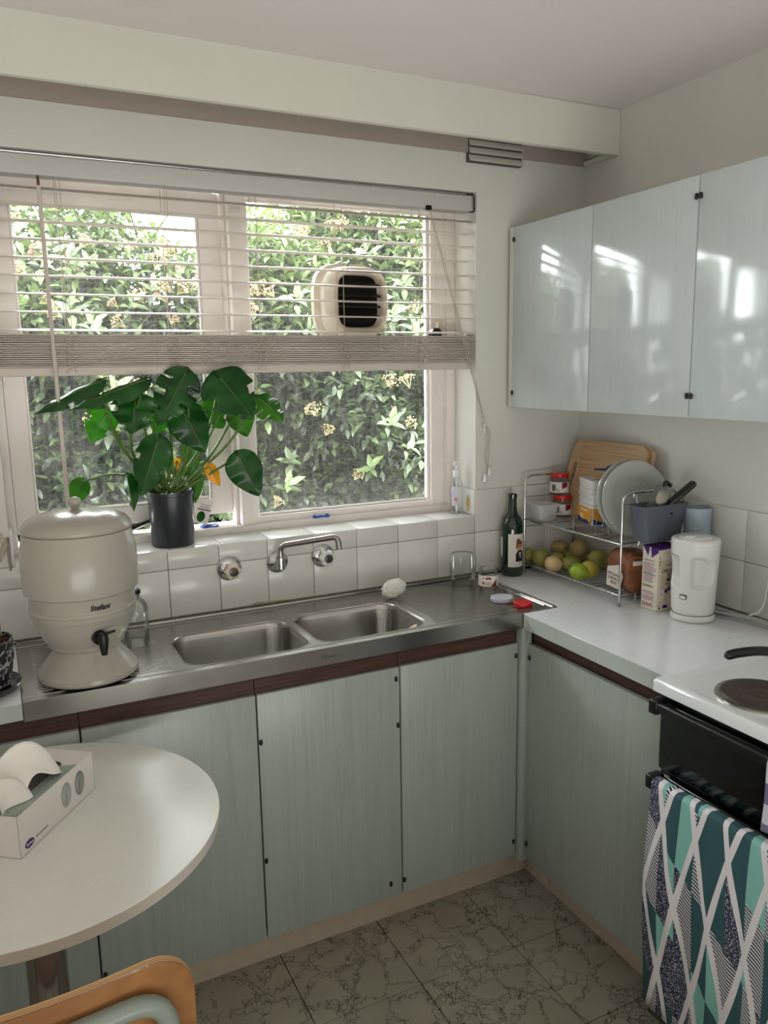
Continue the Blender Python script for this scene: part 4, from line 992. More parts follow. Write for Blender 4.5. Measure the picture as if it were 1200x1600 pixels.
# ================================================================== WINDOW SILL: plant, soap, odds
pl = empty('monstera_plant', (-1.432, .064, 1.111), 'potted monstera with large dark split leaves on the window sill', 'plant')
PO = Vector((-1.432, .064, 1.111))
bm = new_bm(); lathe(bm, 0, 0, [(0, .004), (.055, .004), (.057, 0), (.060, .004), (.0655, .142), (.0655, .146), (.069, .147), (.0695, .158), (.066, .159), (.063, .150), (.063, .138), (0, .138)], 56); finish('pot', bm, M['potblack'], pl)
bm = new_bm(); rnd = random.Random(5)
for i in range(160):
    a = rnd.uniform(0, 6.28); rr = .058*math.sqrt(rnd.random()); bmesh.ops.create_cube(bm, size=1, matrix=Matrix.Translation((rr*math.cos(a), rr*math.sin(a), .141+rnd.uniform(0, .006))) @ Matrix.Rotation(rnd.uniform(0, 6), 4, (rnd.random(), rnd.random(), 1)) @ Matrix.Diagonal((rnd.uniform(.004, .012), .005, .003, 1)))
tag(finish('bark_chips', bm, M['soil'], pl, smooth=False), kind='stuff')
def heart(t, split=0.0):
    """half width of a leaf at t (0 base .. 1 tip)"""
    w = math.sin(math.pi*min(1, t*.97+.0)**.62)**.85 if t > 0 else 0
    return w
def leaf(base, tip, width, normal, fold=.25, droop=.18, splits=0, roll=0.0, m=None, nu=22, nv=9, name='leaf', lobe=.16):
    base = Vector(base); tip = Vector(tip); ax = tip-base; L = ax.length; ax.normalize()
    nn = Vector(normal); nn = (nn-ax*nn.dot(ax)).normalized(); side = ax.cross(nn)
    bm = new_bm()
    for sgn in (-1, 1):
        rows = []
        for i in range(nu+1):
            t = i/nu; s = t*(1+lobe)-lobe      # lobes reach behind the petiole
            wv = width*.5*(math.sin(math.pi*t**.68)**.8 if 0 < t < 1 else .0)
            mid = max(s, 0)
            row = []
            for j in range(nv+1):
                q = j/nv; d = wv*q
                along = s*L if s > 0 else s*L*(min(1, q*1.6))
                tipdrop = -droop*L*mid**2
                up_ = fold*d*1.0 - roll*d*d/width*3 + .006*math.sin(t*17+sgn)*q*min(1, width*8)
                row.append(bm.verts.new(base + ax*along + side*sgn*d + nn*(up_+tipdrop)))
            rows.append(row)
        for i in range(nu):
            t = (i+.5)/nu
            for j in range(nv):
                q = (j+.5)/nv
                if splits and q > .45 and .22 < t < .86:
                    ph = (t*splits+.15*sgn) % 1
                    if ph < .28 and (q > .62 or splits > 3.5): continue
                if rows[i][j].co == rows[i][j+1].co and rows[i+1][j].co == rows[i+1][j+1].co: continue
                try: bm.faces.new((rows[i][j], rows[i+1][j], rows[i+1][j+1], rows[i][j+1]) if sgn > 0 else (rows[i][j], rows[i][j+1], rows[i+1][j+1], rows[i+1][j]))
                except ValueError: pass
    bmesh.ops.remove_doubles(bm, verts=bm.verts[:], dist=.0004)
    for v in bm.verts: v.co -= PO
    o = finish(name, bm, m or M['monstera'], pl, angle=180)
    md = o.modifiers.new('thickness', 'SOLIDIFY'); md.thickness = .0007
    bm = new_bm(); tube(bm, [base-PO+nn*.0009, base+ax*L*.5-PO+nn*(.0009-droop*L*.25), tip-PO+nn*(.0005-droop*L)], [.0016, .0011, .0004], 6); v_ = finish('midrib', bm, M['stem'], o)
    return o
def stem(b, sag=0.0, r=.003, start=None, via=None):
    s = start or (PO+Vector((random.uniform(-.025, .025), random.uniform(-.02, .02), .14)))
    b = Vector(b); mid = via or (s*.5+b*.5+Vector((0, 0, sag)))
    bm = new_bm(); pts = spline([s-PO, mid-PO, b-PO], 8); n = len(pts)
    tube(bm, pts, [r*1.9*(1-i/n)+r*.8*(i/n) for i in range(n)], 8); finish('petiole', bm, M['stem'], pl)
def LP(px, py, y): return P(px, py, 'y', y)
camv = lambda p: (CAM-p).normalized()
def L_(base, tip, w, yb, yt, nrm=(0, 0, 1), cam=0.5, **k):
    b = LP(*base, yb); t = LP(*tip, yt); n = Vector(nrm)+camv(b)*cam
    st = k.pop('st', True); sag = k.pop('sag', .02); via = k.pop('via', None); vy = k.pop('viay', 0)
    leaf(b, t, w, n, **k)
    if st: stem(b, sag, via=LP(*via, vy) if via else None)
# big leaves facing the room
L_((290, 584), (247, 664), .118, -.03, -.06, (0.1, -.3, .5), .8, splits=4, fold=-.12, droop=.08, lobe=.12, via=(294, 700), viay=.02)
L_((345, 592), (396, 652), .165, -.05, -.10, (0.35, -.2, .55), 1.0, splits=2.2, fold=-.1, droop=.05, lobe=.22, via=(318, 690), viay=.02)
L_((404, 622), (444, 654), .10, -.03, -.08, (.3, -.4, .5), .5, splits=4.5, fold=-.2, droop=.1, via=(350, 700), viay=.03, m=M['backlitleaf'])
L_((372, 713), (406, 776), .105, -.02, -.03, (0.1, -1, .1), 1.2, fold=-.12, droop=.03, lobe=.14, via=(325, 742), viay=.03)
L_((156, 596), (50, 640), .060, -.01, -.04, (0, -.5, 1), .35, fold=-.35, droop=.10, roll=.2, splits=2.4, lobe=.1, via=(190, 700), viay=.02)
L_((226, 594), (108, 636), .066, -.06, -.10, (0, -.5, 1), .35, fold=-.35, droop=.05, roll=.2, splits=2.2, lobe=.1, via=(205, 700), viay=.02)
L_((212, 622), (206, 676), .13, -.02, -.05, (-.2, -.6, .5), .8, splits=2.2, fold=-.15, droop=.1, lobe=.2, via=(235, 700), viay=.02)
L_((165, 645), (140, 692), .085, .02, .03, (0, -1, .2), .6, splits=2.2, fold=-.2, droop=.1, via=(200, 710), viay=.04, m=M['backlitleaf'])
L_((284, 640), (322, 706), .115, .0, -.03, (.1, -.8, .2), .8, fold=-.2, droop=.1, via=(285, 710), viay=.03)
L_((246, 690), (220, 776), .10, -.05, -.085, (-.2, -.8, .3), .8, splits=2.4, fold=-.35, droop=.05, via=(255, 740), viay=.0)
L_((198, 742), (208, 800), .04, -.02, -.04, (-.5, -.6, .1), .4, fold=-.9, droop=.05, lobe=.08, via=(232, 752), viay=.01)
L_((128, 752), (116, 790), .055, .0, -.01, (0, -1, .2), .5, fold=-.4, droop=.1, via=(190, 742), viay=.01, m=M['backlitleaf'])
L_((322, 632), (352, 668), .10, .06, .05, (0, -.8, .4), .6, splits=3, fold=-.1, via=(300, 700), viay=.05, m=M['backlitleaf'])
L_((372, 640), (388, 682), .085, .04, .03, (0, -.9, .3), .6, fold=-.1, via=(330, 710), viay=.05, m=M['backlitleaf'])
L_((262, 640), (240, 676), .09, .07, .07, (0, -.8, .4), .6, splits=2, fold=-.1, via=(268, 700), viay=.05, m=M['backlitleaf'])
L_((300, 700), (292, 752), .06, .08, .08, (0, -.9, .2), .6, fold=-.1, sag=0, m=M['backlitleaf'])
L_((310, 742), (306, 786), .035, .04, .03, (0, -.9, .2), .6, fold=-.3, sag=0, m=M['backlitleaf'])
L_((326, 728), (345, 758), .042, .03, .01, (0.3, -.9, .2), .8, fold=-.3, m=M['yellowleaf'], sag=0)
L_((276, 720), (290, 742), .03, .07, .07, (0.3, -.9, .2), .8, fold=-.3, m=M['yellowleaf'], sag=0)
for q in ((232, 640), (262, 650), (318, 660), (344, 650)): stem(LP(*q, .03), .0, .0028)
# plant care card
cdp = P(318, 800, 'y', -.008)-PO
Mc = frame_M(cdp, Vector((1, .25, -.32)), Vector((.3, .0, 1)))
bm = new_bm(); prism(bm, [(-.022, -.034), (.022, -.034), (.022, .034), (-.022, .034)], -.0004, .0004, M=Mc); cd = finish('care_card', bm, M['label'], pl, smooth=False)
sgn = 1 if (Mc.to_3x3() @ Vector((0, 0, 1))).dot(camv(PO)) > 0 else -1
Mf = Mc if sgn > 0 else Mc @ Matrix.Rotation(math.pi, 4, 'Y')
bm = new_bm(); prism(bm, [(x*1.0, y) for x, y in disc(-.005, -.014, .013, 18, 1.2)], .0005, .0008, M=Mf); finish('printed_leaf', bm, M['monstera'], cd, smooth=False)
bm = new_bm(); prism(bm, [(-.021, .005), (.021, .005), (.021, .008), (-.021, .008)], .0005, .0008, M=Mf); box(bm, 0, 0, 0, 0, 0, 0); finish('printed_bar', bm, M['ink'], cd, smooth=False)
add_text('MONSTERA', .0062, Mf @ Matrix.Translation((0, .013, .0006)), M['ink'], cd); add_text('Swiss cheese plant', .0042, Mf @ Matrix.Translation((0, .021, .0006)), M['ink'], cd)

# hand wash bottle
hb = empty('soap_bottle', (-.470, .062, 1.111), 'clear pump bottle of hand soap at the right end of the window sill', 'soap bottle')
bm = new_bm(); lathe(bm, 0, 0, [(0, 0), (.020, 0), (.023, .003), (.0235, .09), (.022, .105), (.015, .12), (.010, .126), (.010, .131), (0, .131)], 36, sy=.75); finish('bottle_body', bm, M['gel'], hb)
bm = new_bm(); lathe(bm, 0, 0, [(.0115, .126), (.0125, .128), (.0125, .147), (.010, .150), (.0045, .151), (.0045, .170), (0, .170)], 24); finish('pump_collar', bm, M['white_plastic'], hb)
bm = new_bm(); lathe(bm, 0, 0, [(0, .166), (.007, .166), (.009, .170), (.008, .178), (0, .180)], 20); tube(bm, [(0, 0, .174), (-.014, -.01, .176), (-.022, -.016, .171)], [.006, .005, .0035], 10); finish('pump_head', bm, M['white_plastic'], hb)
va = math.degrees(math.atan2(CAM.y-.062, CAM.x+.47))
bm = new_bm(); lathe(bm, 0, 0, [(0, .003), (.003, .003), (.003, .126), (0, .126)], 8); finish('dip_tube', bm, M['white_plastic'], hb)
lbm = new_bm(); tmp = [(.0245*math.cos(R(va-12+50*(i/10-.5))), .0245*.75*math.sin(R(va-12+50*(i/10-.5)))) for i in range(11)]
for (x0, y0), (x1, y1) in zip(tmp, tmp[1:]):
    lbm.faces.new([lbm.verts.new(v) for v in ((x0, y0, .03), (x1, y1, .03), (x1, y1, .095), (x0, y0, .095))])
finish('label', lbm, mat('pale_lilac_label', (214, 212, 232), .4), hb)
dv = Vector((math.cos(R(va)), math.sin(R(va)), 0)); bm = new_bm(); prism(bm, disc(0, 0, .0065, 18), 0, .0005, M=frame_M(Vector((.0250*dv.x, .0195*dv.y-.0012, .052)), Vector((-dv.y, dv.x, 0)), (0, 0, 1))); finish('red_mark', bm, M['red'], hb, smooth=False)

# blue rubber bands lying on the sill frame, trowel behind the plant
def ring(p, r, m, label, sy=.6, t=.0035):
    bm = new_bm()
    for k_ in range(2): tube(bm, [(r*(1-.08*k_)*math.cos(a), sy*r*math.sin(a), t+k_*t*1.5+.0012*math.sin(3*a+k_)) for a in [i*math.pi/14 for i in range(28)]], t, 8, closed=True)
    o = finish('rubber_ring', bm, m, loc=p); tag(o, label, 'ring'); return o
ring((P(505, 801, 'y', .18).x, .148, 1.1315), .026, M['blue'], 'bright blue silicone ring lying on the sill of the fixed window', .38, .003) if False else None
ring((-.94, .135, 1.1315), .028, M['blue'], 'bright blue plastic ring on the frame ledge below the fixed pane', .42, .0022)
ring((-1.30, .165, 1.1315), .028, M['blue'], 'tangled blue plastic ring on the ledge right of the monstera pot', .8, .0018)
tw = empty('garden_trowel', (-1.50, .19, 1.1315), 'rusty garden trowel lying on the ledge behind the monstera pot', 'trowel')
bm = new_bm(); tube(bm, [(-.11, -.012, .008), (-.03, -.005, .010)], [.009, .008], 10); finish('handle', bm, M['rust'], tw)
bm = new_bm(); rows = []
for i in range(9):
    t = i/8; w_ = .026*math.sin(math.pi*min(.98, t*.8+.18))**.6
    rows.append([bm.verts.new((-.03+.11*t, -.005+w_*q, .006+.018*q*q+.02*math.sin(t*2))) for q in (-1, -.5, 0, .5, 1)])
for a, b in zip(rows, rows[1:]):
    for j in range(4): bm.faces.new((a[j], a[j+1], b[j+1], b[j]))
o = finish('blade', bm, M['black'], tw); o.modifiers.new('thickness', 'SOLIDIFY').thickness = .0015

# ================================================================== CORNER BENCH: rack and what it holds
# green wine bottle
wb_ = empty('wine_bottle', (-.318, -.052, BZ+.001), 'tall green wine bottle with a portrait label standing in the corner', 'bottle')
bm = new_bm(); lathe(bm, 0, 0, [(0, .004), (.012, .006), (.028, 0), (.034, .001), (.037, .006), (.037, .170), (.0355, .184), (.029, .200), (.020, .212), (.0150, .224), (.0138, .262), (.0138, .268), (.0155, .269), (.0155, .279), (.0138, .281), (.010, .281), (.010, .268), (0, .266)], 48); finish('glass_body', bm, M['bottle'], wb_)
va = math.degrees(math.atan2(CAM.y+.052, CAM.x+.318))
bm = new_bm(); curved_label(bm, 0, 0, .0373, va-20, va+88, .034, .148, 24); lb = finish('paper_label', bm, M['label'], wb_)
bm = new_bm(); curved_label(bm, 0, 0, .0373, va-100, va-58, .066, .134, 10); finish('rear_label', bm, M['label'], wb_)
g = va+40
sc2 = lambda q: [(x*1.45, y*1.45) for x, y in q]
cyl_shape(sc2([(-.009, -.024), (.012, -.024), (.012, -.002), (.004, .004), (-.004, .002), (-.009, -.006)]), .0379, .088, g, M['ink'], lb)
cyl_shape(sc2(disc(.0015, .012, .0075, 16, 1.25)), .0379, .088, g, M['skinprint'], lb)
cyl_shape(sc2([(-.009, .008), (-.007, .028), (-.003, .032), (.004, .026), (.009, .020), (.009, .016), (-.004, .017), (-.006, .006)]), .0382, .088, g, M['brownhair'], lb)
cyl_shape(sc2([(-.001, -.002), (.005, -.002), (.003, -.018)]), .0384, .088, g, M['label'], lb)
cyl_shape(sc2([(-.004, .012), (.008, .012), (.008, .014), (-.004, .014)]), .0384, .088, g, M['ink'], lb)

RX, RB = -.262, -.048; RY0, RY1 = -.515, -.045; SH1, SH2 = 1.088, .934
rk = empty('dish_rack', (-.155, -.28, BZ), 'two-tier chrome wire dish rack in the corner of the bench', 'dish rack')
def ro(x, y, z): return (x+.155, y+.28, z-BZ)
for y in (RY0, RY1):
    bm = new_bm(); zt = 1.238
    tube(bm, fillet([ro(RX, y, BZ+.001), ro(RX, y, zt), ro(RB, y, zt), ro(RB, y, BZ+.001)], .035, 8), .0038, 12); ef = finish('end_frame', bm, M['chrome'], rk)
    bm = new_bm()
    for x in (RX, RB): tube(bm, [ro(x, y, BZ), ro(x, y, BZ+.012)], .0052, 10)
    finish('rubber_foot', bm, M['tubegrey'], ef)
    bm = new_bm()
    for z in (1.205, 1.165) if y == RY1 else (1.205,): tube(bm, [ro(RX, y, z), ro(RB, y, z)], .0014, 6)
    finish('cross_wire', bm, M['chrome'], ef)
for z, nm in ((SH1, 'upper_shelf'), (SH2, 'lower_shelf')):
    bm = new_bm(); lo = z == SH2
    tube(bm, [ro(RX, RY0, z), ro(RX, RY1, z)], .0028, 8); tube(bm, [ro(RB, RY0, z), ro(RB, RY1, z)], .0028, 8)
    for y in (RY0, RY1): tube(bm, [ro(RX, y, z), ro(RB, y, z)], .0022, 8)
    sh = finish(nm, bm, M['chrome'], rk)
    n = 21; dz = .012 if lo else 0
    bm = new_bm(); tube(bm, fillet([ro(RX, 0, z+.0018), ro(RX+.012, 0, z-dz), ro(RB-.012, 0, z-dz), ro(RB, 0, z+.0018)], .006, 3), .0016, 6)
    w0 = finish('shelf_wire', bm, M['chrome'], sh)
    for i in range(n):
        o = w0 if i == 0 else w0.copy()
        if i: C.objects.link(o)
        o.location = (0, RY0+.012+(RY1-RY0-.024)*i/(n-1), 0); o.location.y -= 0
bm = new_bm()
for y in (-.40, -.37, -.43): tube(bm, fillet([ro(RX+.03, y, SH1), ro(RX+.03, y, SH1+.045), ro(RX+.055, y, SH1+.06), ro(RX+.08, y, SH1+.045), ro(RX+.08, y, SH1)], .02, 4), .0015, 6)
finish('plate_slots', bm, M['chrome'], rk)
bm = new_bm(); tube(bm, fillet([ro(-.2, RY0-.004, BZ+.012), ro(-.16, RY0-.004, BZ+.012), ro(-.155, RY0-.004, BZ+.02), ro(-.14, RY0-.004, BZ+.006), ro(-.10, RY0-.004, BZ+.014), ro(-.06, RY0-.004, BZ+.014)], .003, 3), .0016, 6)
tube(bm, [ro(-.2, RY0, BZ+.012), ro(-.2, RY0, SH2)], .0016, 6); finish('bent_wire', bm, M['chrome'], rk)
# plates standing on edge
def plate(y, x, zc, r, lean, label):
    t = empty('dinner_plate', (x, y, zc), label, 'plate', 'dinner plates standing in the rack', rot=(R(90-lean), 0, R(-10)))
    bm = new_bm(); lathe(bm, 0, 0, [(0, -.002), (r*.50, -.002), (r*.56, .001), (r*.62, .002), (r*.97, .014), (r, .0155), (r*.995, .018), (r*.96, .0185), (r*.64, .0075), (r*.57, .0045), (r*.54, .003), (0, .0025)], 72); finish('plate_body', bm, M['plate'], t)
    bm = new_bm(); tube(bm, [(r*.57*math.cos(a), r*.57*math.sin(a), .0045) for a in [i*math.pi/30 for i in range(60)]], .0009, 5, closed=True); finish('foot_ring', bm, M['plate'], t); return t
plate(-.437, -.150, SH1+.116, .115, 9, 'pale grey-green dinner plate at the front of the rack')
plate(-.415, -.152, SH1+.116, .115, 9, 'pale grey-green dinner plate just behind the front plate')
# utensil caddy hung on the right end
uc = empty('utensil_caddy', (-.16, -.556, 1.10), 'slate grey plastic utensil caddy hooked on the right end of the rack', 'caddy')
bm = new_bm(); rings = []
for xa, xb, ya, yb, z in ((-.072, .060, -.026, .026, 0), (-.076, .064, -.029, .029, .004), (-.092, .082, -.036, .034, .104), (-.095, .085, -.038, .036, .108), (-.092, .082, -.035, .033, .108), (-.086, .076, -.031, .030, .10), (-.072, .06, -.025, .025, .006)):
    rings.append([(x, y, z) for x, y in rrect(xa, xb, ya, yb, .016, 5)])
loft(bm, rings, cap0=True, cap1=True); cb = finish('caddy_body', bm, M['grey_plastic'], uc)
bm = new_bm(); pr_ = [(.03+.036*math.cos(a), -.0345+.006*0, .034+.036*math.sin(a)) for a in [i*math.pi/14 for i in range(15)]]
tube(bm, [(x, -.0315-(z/.104)*.0072+.0008, z) for x, y, z in pr_], .0011, 6); finish('embossed_arc', bm, M['grey_plastic'], cb)
bm = new_bm(); bmesh.ops.create_uvsphere(bm, u_segments=10, v_segments=6, radius=.0035, matrix=Matrix.Translation((.012, -.0365, .082))); finish('rivet', bm, M['black'], cb)
bm = new_bm()
for x in (-.05, .04): tube(bm, fillet([(x, .032, .09), (x, .045, .136), (x, .052, .14), (x, .052, .12)], .006, 4), .0022, 6)
finish('hook', bm, M['chrome'], uc)
bm = new_bm(); tube(bm, spline([(.0, .005, -.002), (.004, -.008, -.012), (.0, -.012, -.020), (-.006, -.004, -.018), (.004, -.01, -.024)], 5), .0018, 6); finish('wire_clip', bm, M['chrome'], uc)
# utensils
UO = Vector((-.16, -.556, 1.10)); UQ = -.556
def upt(px, py, dy=0): return P(px, py, 'y', UQ+dy)
t = empty('spatula', (0, 0, 0), 'grey turner blade leaning out of the caddy, leftmost utensil', 'utensil', 'utensils in the rack caddy')
a, b = upt(1012, 806), upt(1029, 754); bm = new_bm(); d_ = (b-a)
prism(bm, [(-.010, 0), (.010, 0), (.013, d_.length*.55), (.009, d_.length), (-.001, d_.length*.96), (-.013, d_.length*.5)], -.001, .001, M=frame_Y(a, d_, Vector((1, -.3, 0)))); finish('blade', bm, mat('grey_nylon', (98, 102, 100), .35), t, smooth=False)
bm = new_bm(); tube(bm, [a-d_*.9, a+d_*.1], .004, 8); finish('handle', bm, M['chrome'], t)
t = empty('serving_spoon', (0, 0, 0), 'black and steel serving spoon, middle utensil of the caddy', 'utensil', 'utensils in the rack caddy')
a, b = upt(1022, 806, -.01), upt(1043, 757, -.01); d_ = b-a
bm = new_bm(); bmesh.ops.create_uvsphere(bm, u_segments=20, v_segments=12, radius=1); Mx = frame_M(a+d_*.62, d_, Vector((1, -.5, 0)))
for v in bm.verts: v.co = Mx @ Vector((v.co.x*.032, v.co.y*.0185, v.co.z*.005))
finish('spoon_bowl', bm, mat('brushed_bowl', (150, 145, 138), .3, .8), t)
bm = new_bm(); tube(bm, spline([a+Vector((0, .005, -.03)), a+d_*.5+Vector((.012, .01, .01)), b+Vector((0, .008, .004)), b+Vector((.018, .004, -.006))], 6), [.004]*10+[.006]*9, 8); finish('rim', bm, M['black'], t)
t = empty('knife', (0, 0, 0), 'black-handled knife pointing up to the right from the caddy', 'utensil', 'utensils in the rack caddy')
a, b = upt(1040, 792, -.005), upt(1085, 754, -.02); d_ = (b-a)
bm = new_bm(); prism(bm, rrect(-.0095, .0095, 0, d_.length, .006, 4), -.006, .006, M=frame_Y(a, d_, Vector((1, -.2, -.4)))); finish('handle', bm, M['black'], t, angle=30)
bm = new_bm(); tube(bm, [a+Vector((0, -.0072, .001)), b+Vector((-.004, -.0072, -.003))], .0009, 5); finish('tang', bm, M['dullchrome'], t)
bm = new_bm(); prism(bm, [(-.009, 0), (.009, 0), (.004, -.09)], -.0008, .0008, M=frame_Y(a, d_, Vector((1, -.2, -.4)))); finish('blade', bm, M['dullchrome'], t, smooth=False)
t = empty('fork', (0, 0, 0), 'steel fork with thin tines sticking out to the right of the caddy', 'utensil', 'utensils in the rack caddy')
a, b = upt(1042, 790, -.012), upt(1070, 778, -.02); d_ = b-a; bm = new_bm()
for q in (-.006, -.002, .002, .006): tube(bm, [a+d_*.3+Vector((0, 0, q*.8)), a+d_*.5+Vector((0, 0, q*1.2)), b+Vector((0, 0, q))], .0011, 6)
finish('tines', bm, M['dullchrome'], t)
bm = new_bm(); tube(bm, [a-d_*1.2+Vector((0, 0, -.035)), a+d_*.3], .003, 8); finish('handle', bm, M['dullchrome'], t)
t = empty('spoon', (0, 0, 0), 'small steel spoon lying low in the middle of the caddy', 'utensil', 'utensils in the rack caddy')
a = upt(1028, 794, -.018); bm = new_bm(); tube(bm, spline([a+Vector((-.016, 0, -.012)), a, a+Vector((.02, -.004, .004)), a+Vector((.045, 0, .0))], 6), .003, 8); finish('handle', bm, M['dullchrome'], t)

# cutting boards leaning on the right wall
def cboard(y0, y1, xo, label, plain):
    # leans: bottom away from the wall
    zb, zt = SH1+.004, 1.352; hgt = (zt-zb)/math.cos(R(13)); t = empty('chopping_board', (-.030-xo-(zt-zb)*math.tan(R(13)), (y0+y1)/2, zb), label, 'chopping board', 'bamboo boards against the wall', rot=(0, R(13), 0))
    wd_ = (y1-y0)/2; Mx = Matrix(((0, 0, 1, 0), (1, 0, 0, 0), (0, 1, 0, 0), (0, 0, 0, 1)))
    sk_ = lambda q: [(x-(.034*z/hgt if x > 0 else 0), z) for x, z in q]; slot = sk_(rrect(wd_-.042, wd_-.022, hgt*.36, hgt*.70, .0095, 5))
    if plain:
        bm = new_bm(); prism(bm, sk_(rrect(-wd_, wd_, 0, hgt, .035, 7)), -.006, .006, M=Mx); finish('board_panel', bm, M['bamboo_plain'], t)
    else:
        bm = new_bm(); holed_plate(bm, sk_(rrect(-wd_, wd_, 0, hgt, .035, 7)), [slot], -.006, .006, M=Mx); finish('board_panel', bm, M['bamboo_plain'], t)
        bm = new_bm(); box(bm, -.0066, -.006, -wd_+.045, wd_-.075, .002, hgt-.003); finish('strip_inlay', bm, M['bamboo'], t, smooth=False)
    return t
cboard(-.392, -.015, .013, 'front bamboo chopping board with end handle and fine stripes behind the rack', False)
cboard(-.404, -.04, -.002, 'rear bamboo chopping board leaning flat on the wall', True)

# jars with red lids on the upper shelf
def red_jar(x, y, z, label, rotd=0):
    t = empty('glass_jar', (x, y, z), label, 'jar', 'red-lidded jars on the rack')
    bm = new_bm(); lathe(bm, 0, 0, jar_profile(.0335, .064, .87), 40); finish('glass_body', bm, M['glass'], t)
    bm = new_bm(); lathe(bm, 0, 0, [(0, .0605), (.0315, .0605), (.0325, .062), (.0325, .071), (.0315, .074), (.028, .075), (0, .0742)], 36); finish('lid', bm, M['red'], t)
    v0 = math.degrees(math.atan2(CAM.y-y, CAM.x-x))+rotd
    bm = new_bm(); curved_label(bm, 0, 0, .0337, v0-75, v0+70, .010, .046, 22); lb = finish('paper_label', bm, M['label'], t)
    for q in range(9): cyl_shape([(-.028+q*.0016, -.012), (-.0272+q*.0016+.0004*(q % 2), -.012), (-.0272+q*.0016+.0004*(q % 2), .010), (-.028+q*.0016, .010)], .0343, .028, v0+8, M['ink'], lb, 'barcode_bar')
    cyl_shape([(.012, .016), (.034, .016), (.034, .002), (.012, -.006)], .0343, .029, v0, M['darkred'], lb)
    for q in ((-.004, -.012), (.003, -.012), (-.004, -.006)): cyl_shape(disc(q[0], q[1], .002), .0343, .028, v0, M['ink'], lb)
    return t
jp = P(878, 806, 'z', SH1+.003)
red_jar(jp.x, jp.y, SH1+.0025, 'red-lidded empty jar standing on the upper rack shelf, lower of the stacked pair')
red_jar(jp.x-.004, jp.y+.012, SH1+.0025+.0755, 'red-lidded jar stacked on top of another jar', -6)
red_jar(jp.x+.068, jp.y-.015, SH1+.0025, 'red-lidded jar mostly hidden behind the lower stacked jar', 10)
# clear plastic tub on the left end of the shelf
t = empty('plastic_tub', (-.155, -.084, SH1+.0025) if False else (-.215, -.088, SH1+.0025), 'clear plastic food tub at the left end of the upper shelf', 'tub')
bm = new_bm(); rings = []
for w_, d_, z in ((.030, .030, 0), (.034, .033, .004), (.040, .036, .05), (.043, .039, .051), (.043, .039, .054), (.039, .035, .054), (.039, .035, .052), (.032, .032, .004)): rings.append([(x, y, z) for x, y in rrect(-w_, w_, -d_, d_, .012, 4)])
loft(bm, rings, cap0=True, cap1=True); finish('tub_body', bm, mat('frosted_clear_plastic', (225, 228, 228), .15, alpha=.38), t)

# stack of rectangular spread tubs
c1 = P(924, 822, 'z', SH1+.003); c2 = P(897, 810, 'z', SH1+.003); e1 = (c2-c1); e1.z = 0; e1.normalize(); e2 = Vector((e1.y, -e1.x, 0))
w1, w2 = (c2-c1).length*.80, .09
ctr = c1+e1*w1/2+e2*w2/2; ang = math.atan2(e1.y, e1.x)
def tub(z, h, label, printed):
    t = empty('spread_tub', (ctr.x, ctr.y, z), label, 'tub', 'nested spread tubs on the rack', rot=(0, 0, ang))
    bm = new_bm(); rings = []
    for s, zz in ((.97 if not printed else .9, 0), (.985 if not printed else .92, .002), (1.0, h-.0035), (1.03, h-.003), (1.03, h), (.96, h), (.95, h-.004), (.86, h-.012)): rings.append([(x, y, zz) for x, y in rrect(-w1/2*s, w1/2*s, -w2/2*s, w2/2*s, .010, 4)])
    loft(bm, rings, cap0=True, cap1=True); b = finish('tub_body', bm, M['white_plastic'], t)
    return t, b
z0 = SH1+.0025
t, b = tub(z0, .066, 'lowest spread tub of the stack, printed with butter picture in orange and navy', True)
def face_print(side, poly, m, off):
    # side 0: -y local face (towards photographer's left), long face is x axis
    bm = new_bm(); Mx = {0: Matrix(((1, 0, 0, 0), (0, 0, 1, w2/2+.0002+off), (0, 1, 0, 0), (0, 0, 0, 1))), 1: Matrix(((0, 0, -1, -w1/2-.0002-off), (1, 0, 0, 0), (0, 1, 0, 0), (0, 0, 0, 1))), 2: Matrix(((1, 0, 0, 0), (0, 0, -1, -w2/2-.0002-off), (0, 1, 0, 0), (0, 0, 0, 1)))}[side]
    prism(bm, poly, 0, .0003, M=Mx); return finish('printed_panel', bm, m, b, smooth=False)
for sd, hw in ((0, w1/2), (2, w1/2), (1, w2/2)):
    face_print(sd, [(-hw*.86, .003), (hw*.86, .003), (hw*.93, .056), (-hw*.93, .056)], M['yellowprint'], .0004)
    face_print(sd, [(-hw*.86, .003), (hw*.86, .003), (hw*.88, .022), (hw*.2, .012), (-hw*.4, .016)], M['blueprint'], .0009)
    face_print(sd, disc(hw*.35 if sd == 0 else -hw*.3, .024, .013, 16, .7), M['paleyellow'], .0013)
    face_print(sd, [(-hw*.5, .042), (hw*.5, .044), (hw*.45, .049), (-hw*.45, .047)], M['label'], .0013)
zc_ = z0+.0665
for i, hh in enumerate((.014, .014, .013, .030)):
    tub(zc_, hh+.003 if i < 3 else hh, ('second', 'third', 'fourth', 'top')[i]+' white spread tub '+('counting up the stack' if i < 3 else 'of the nested stack, open and empty'), False); zc_ += hh+.0004+(.003 if i < 3 else 0)

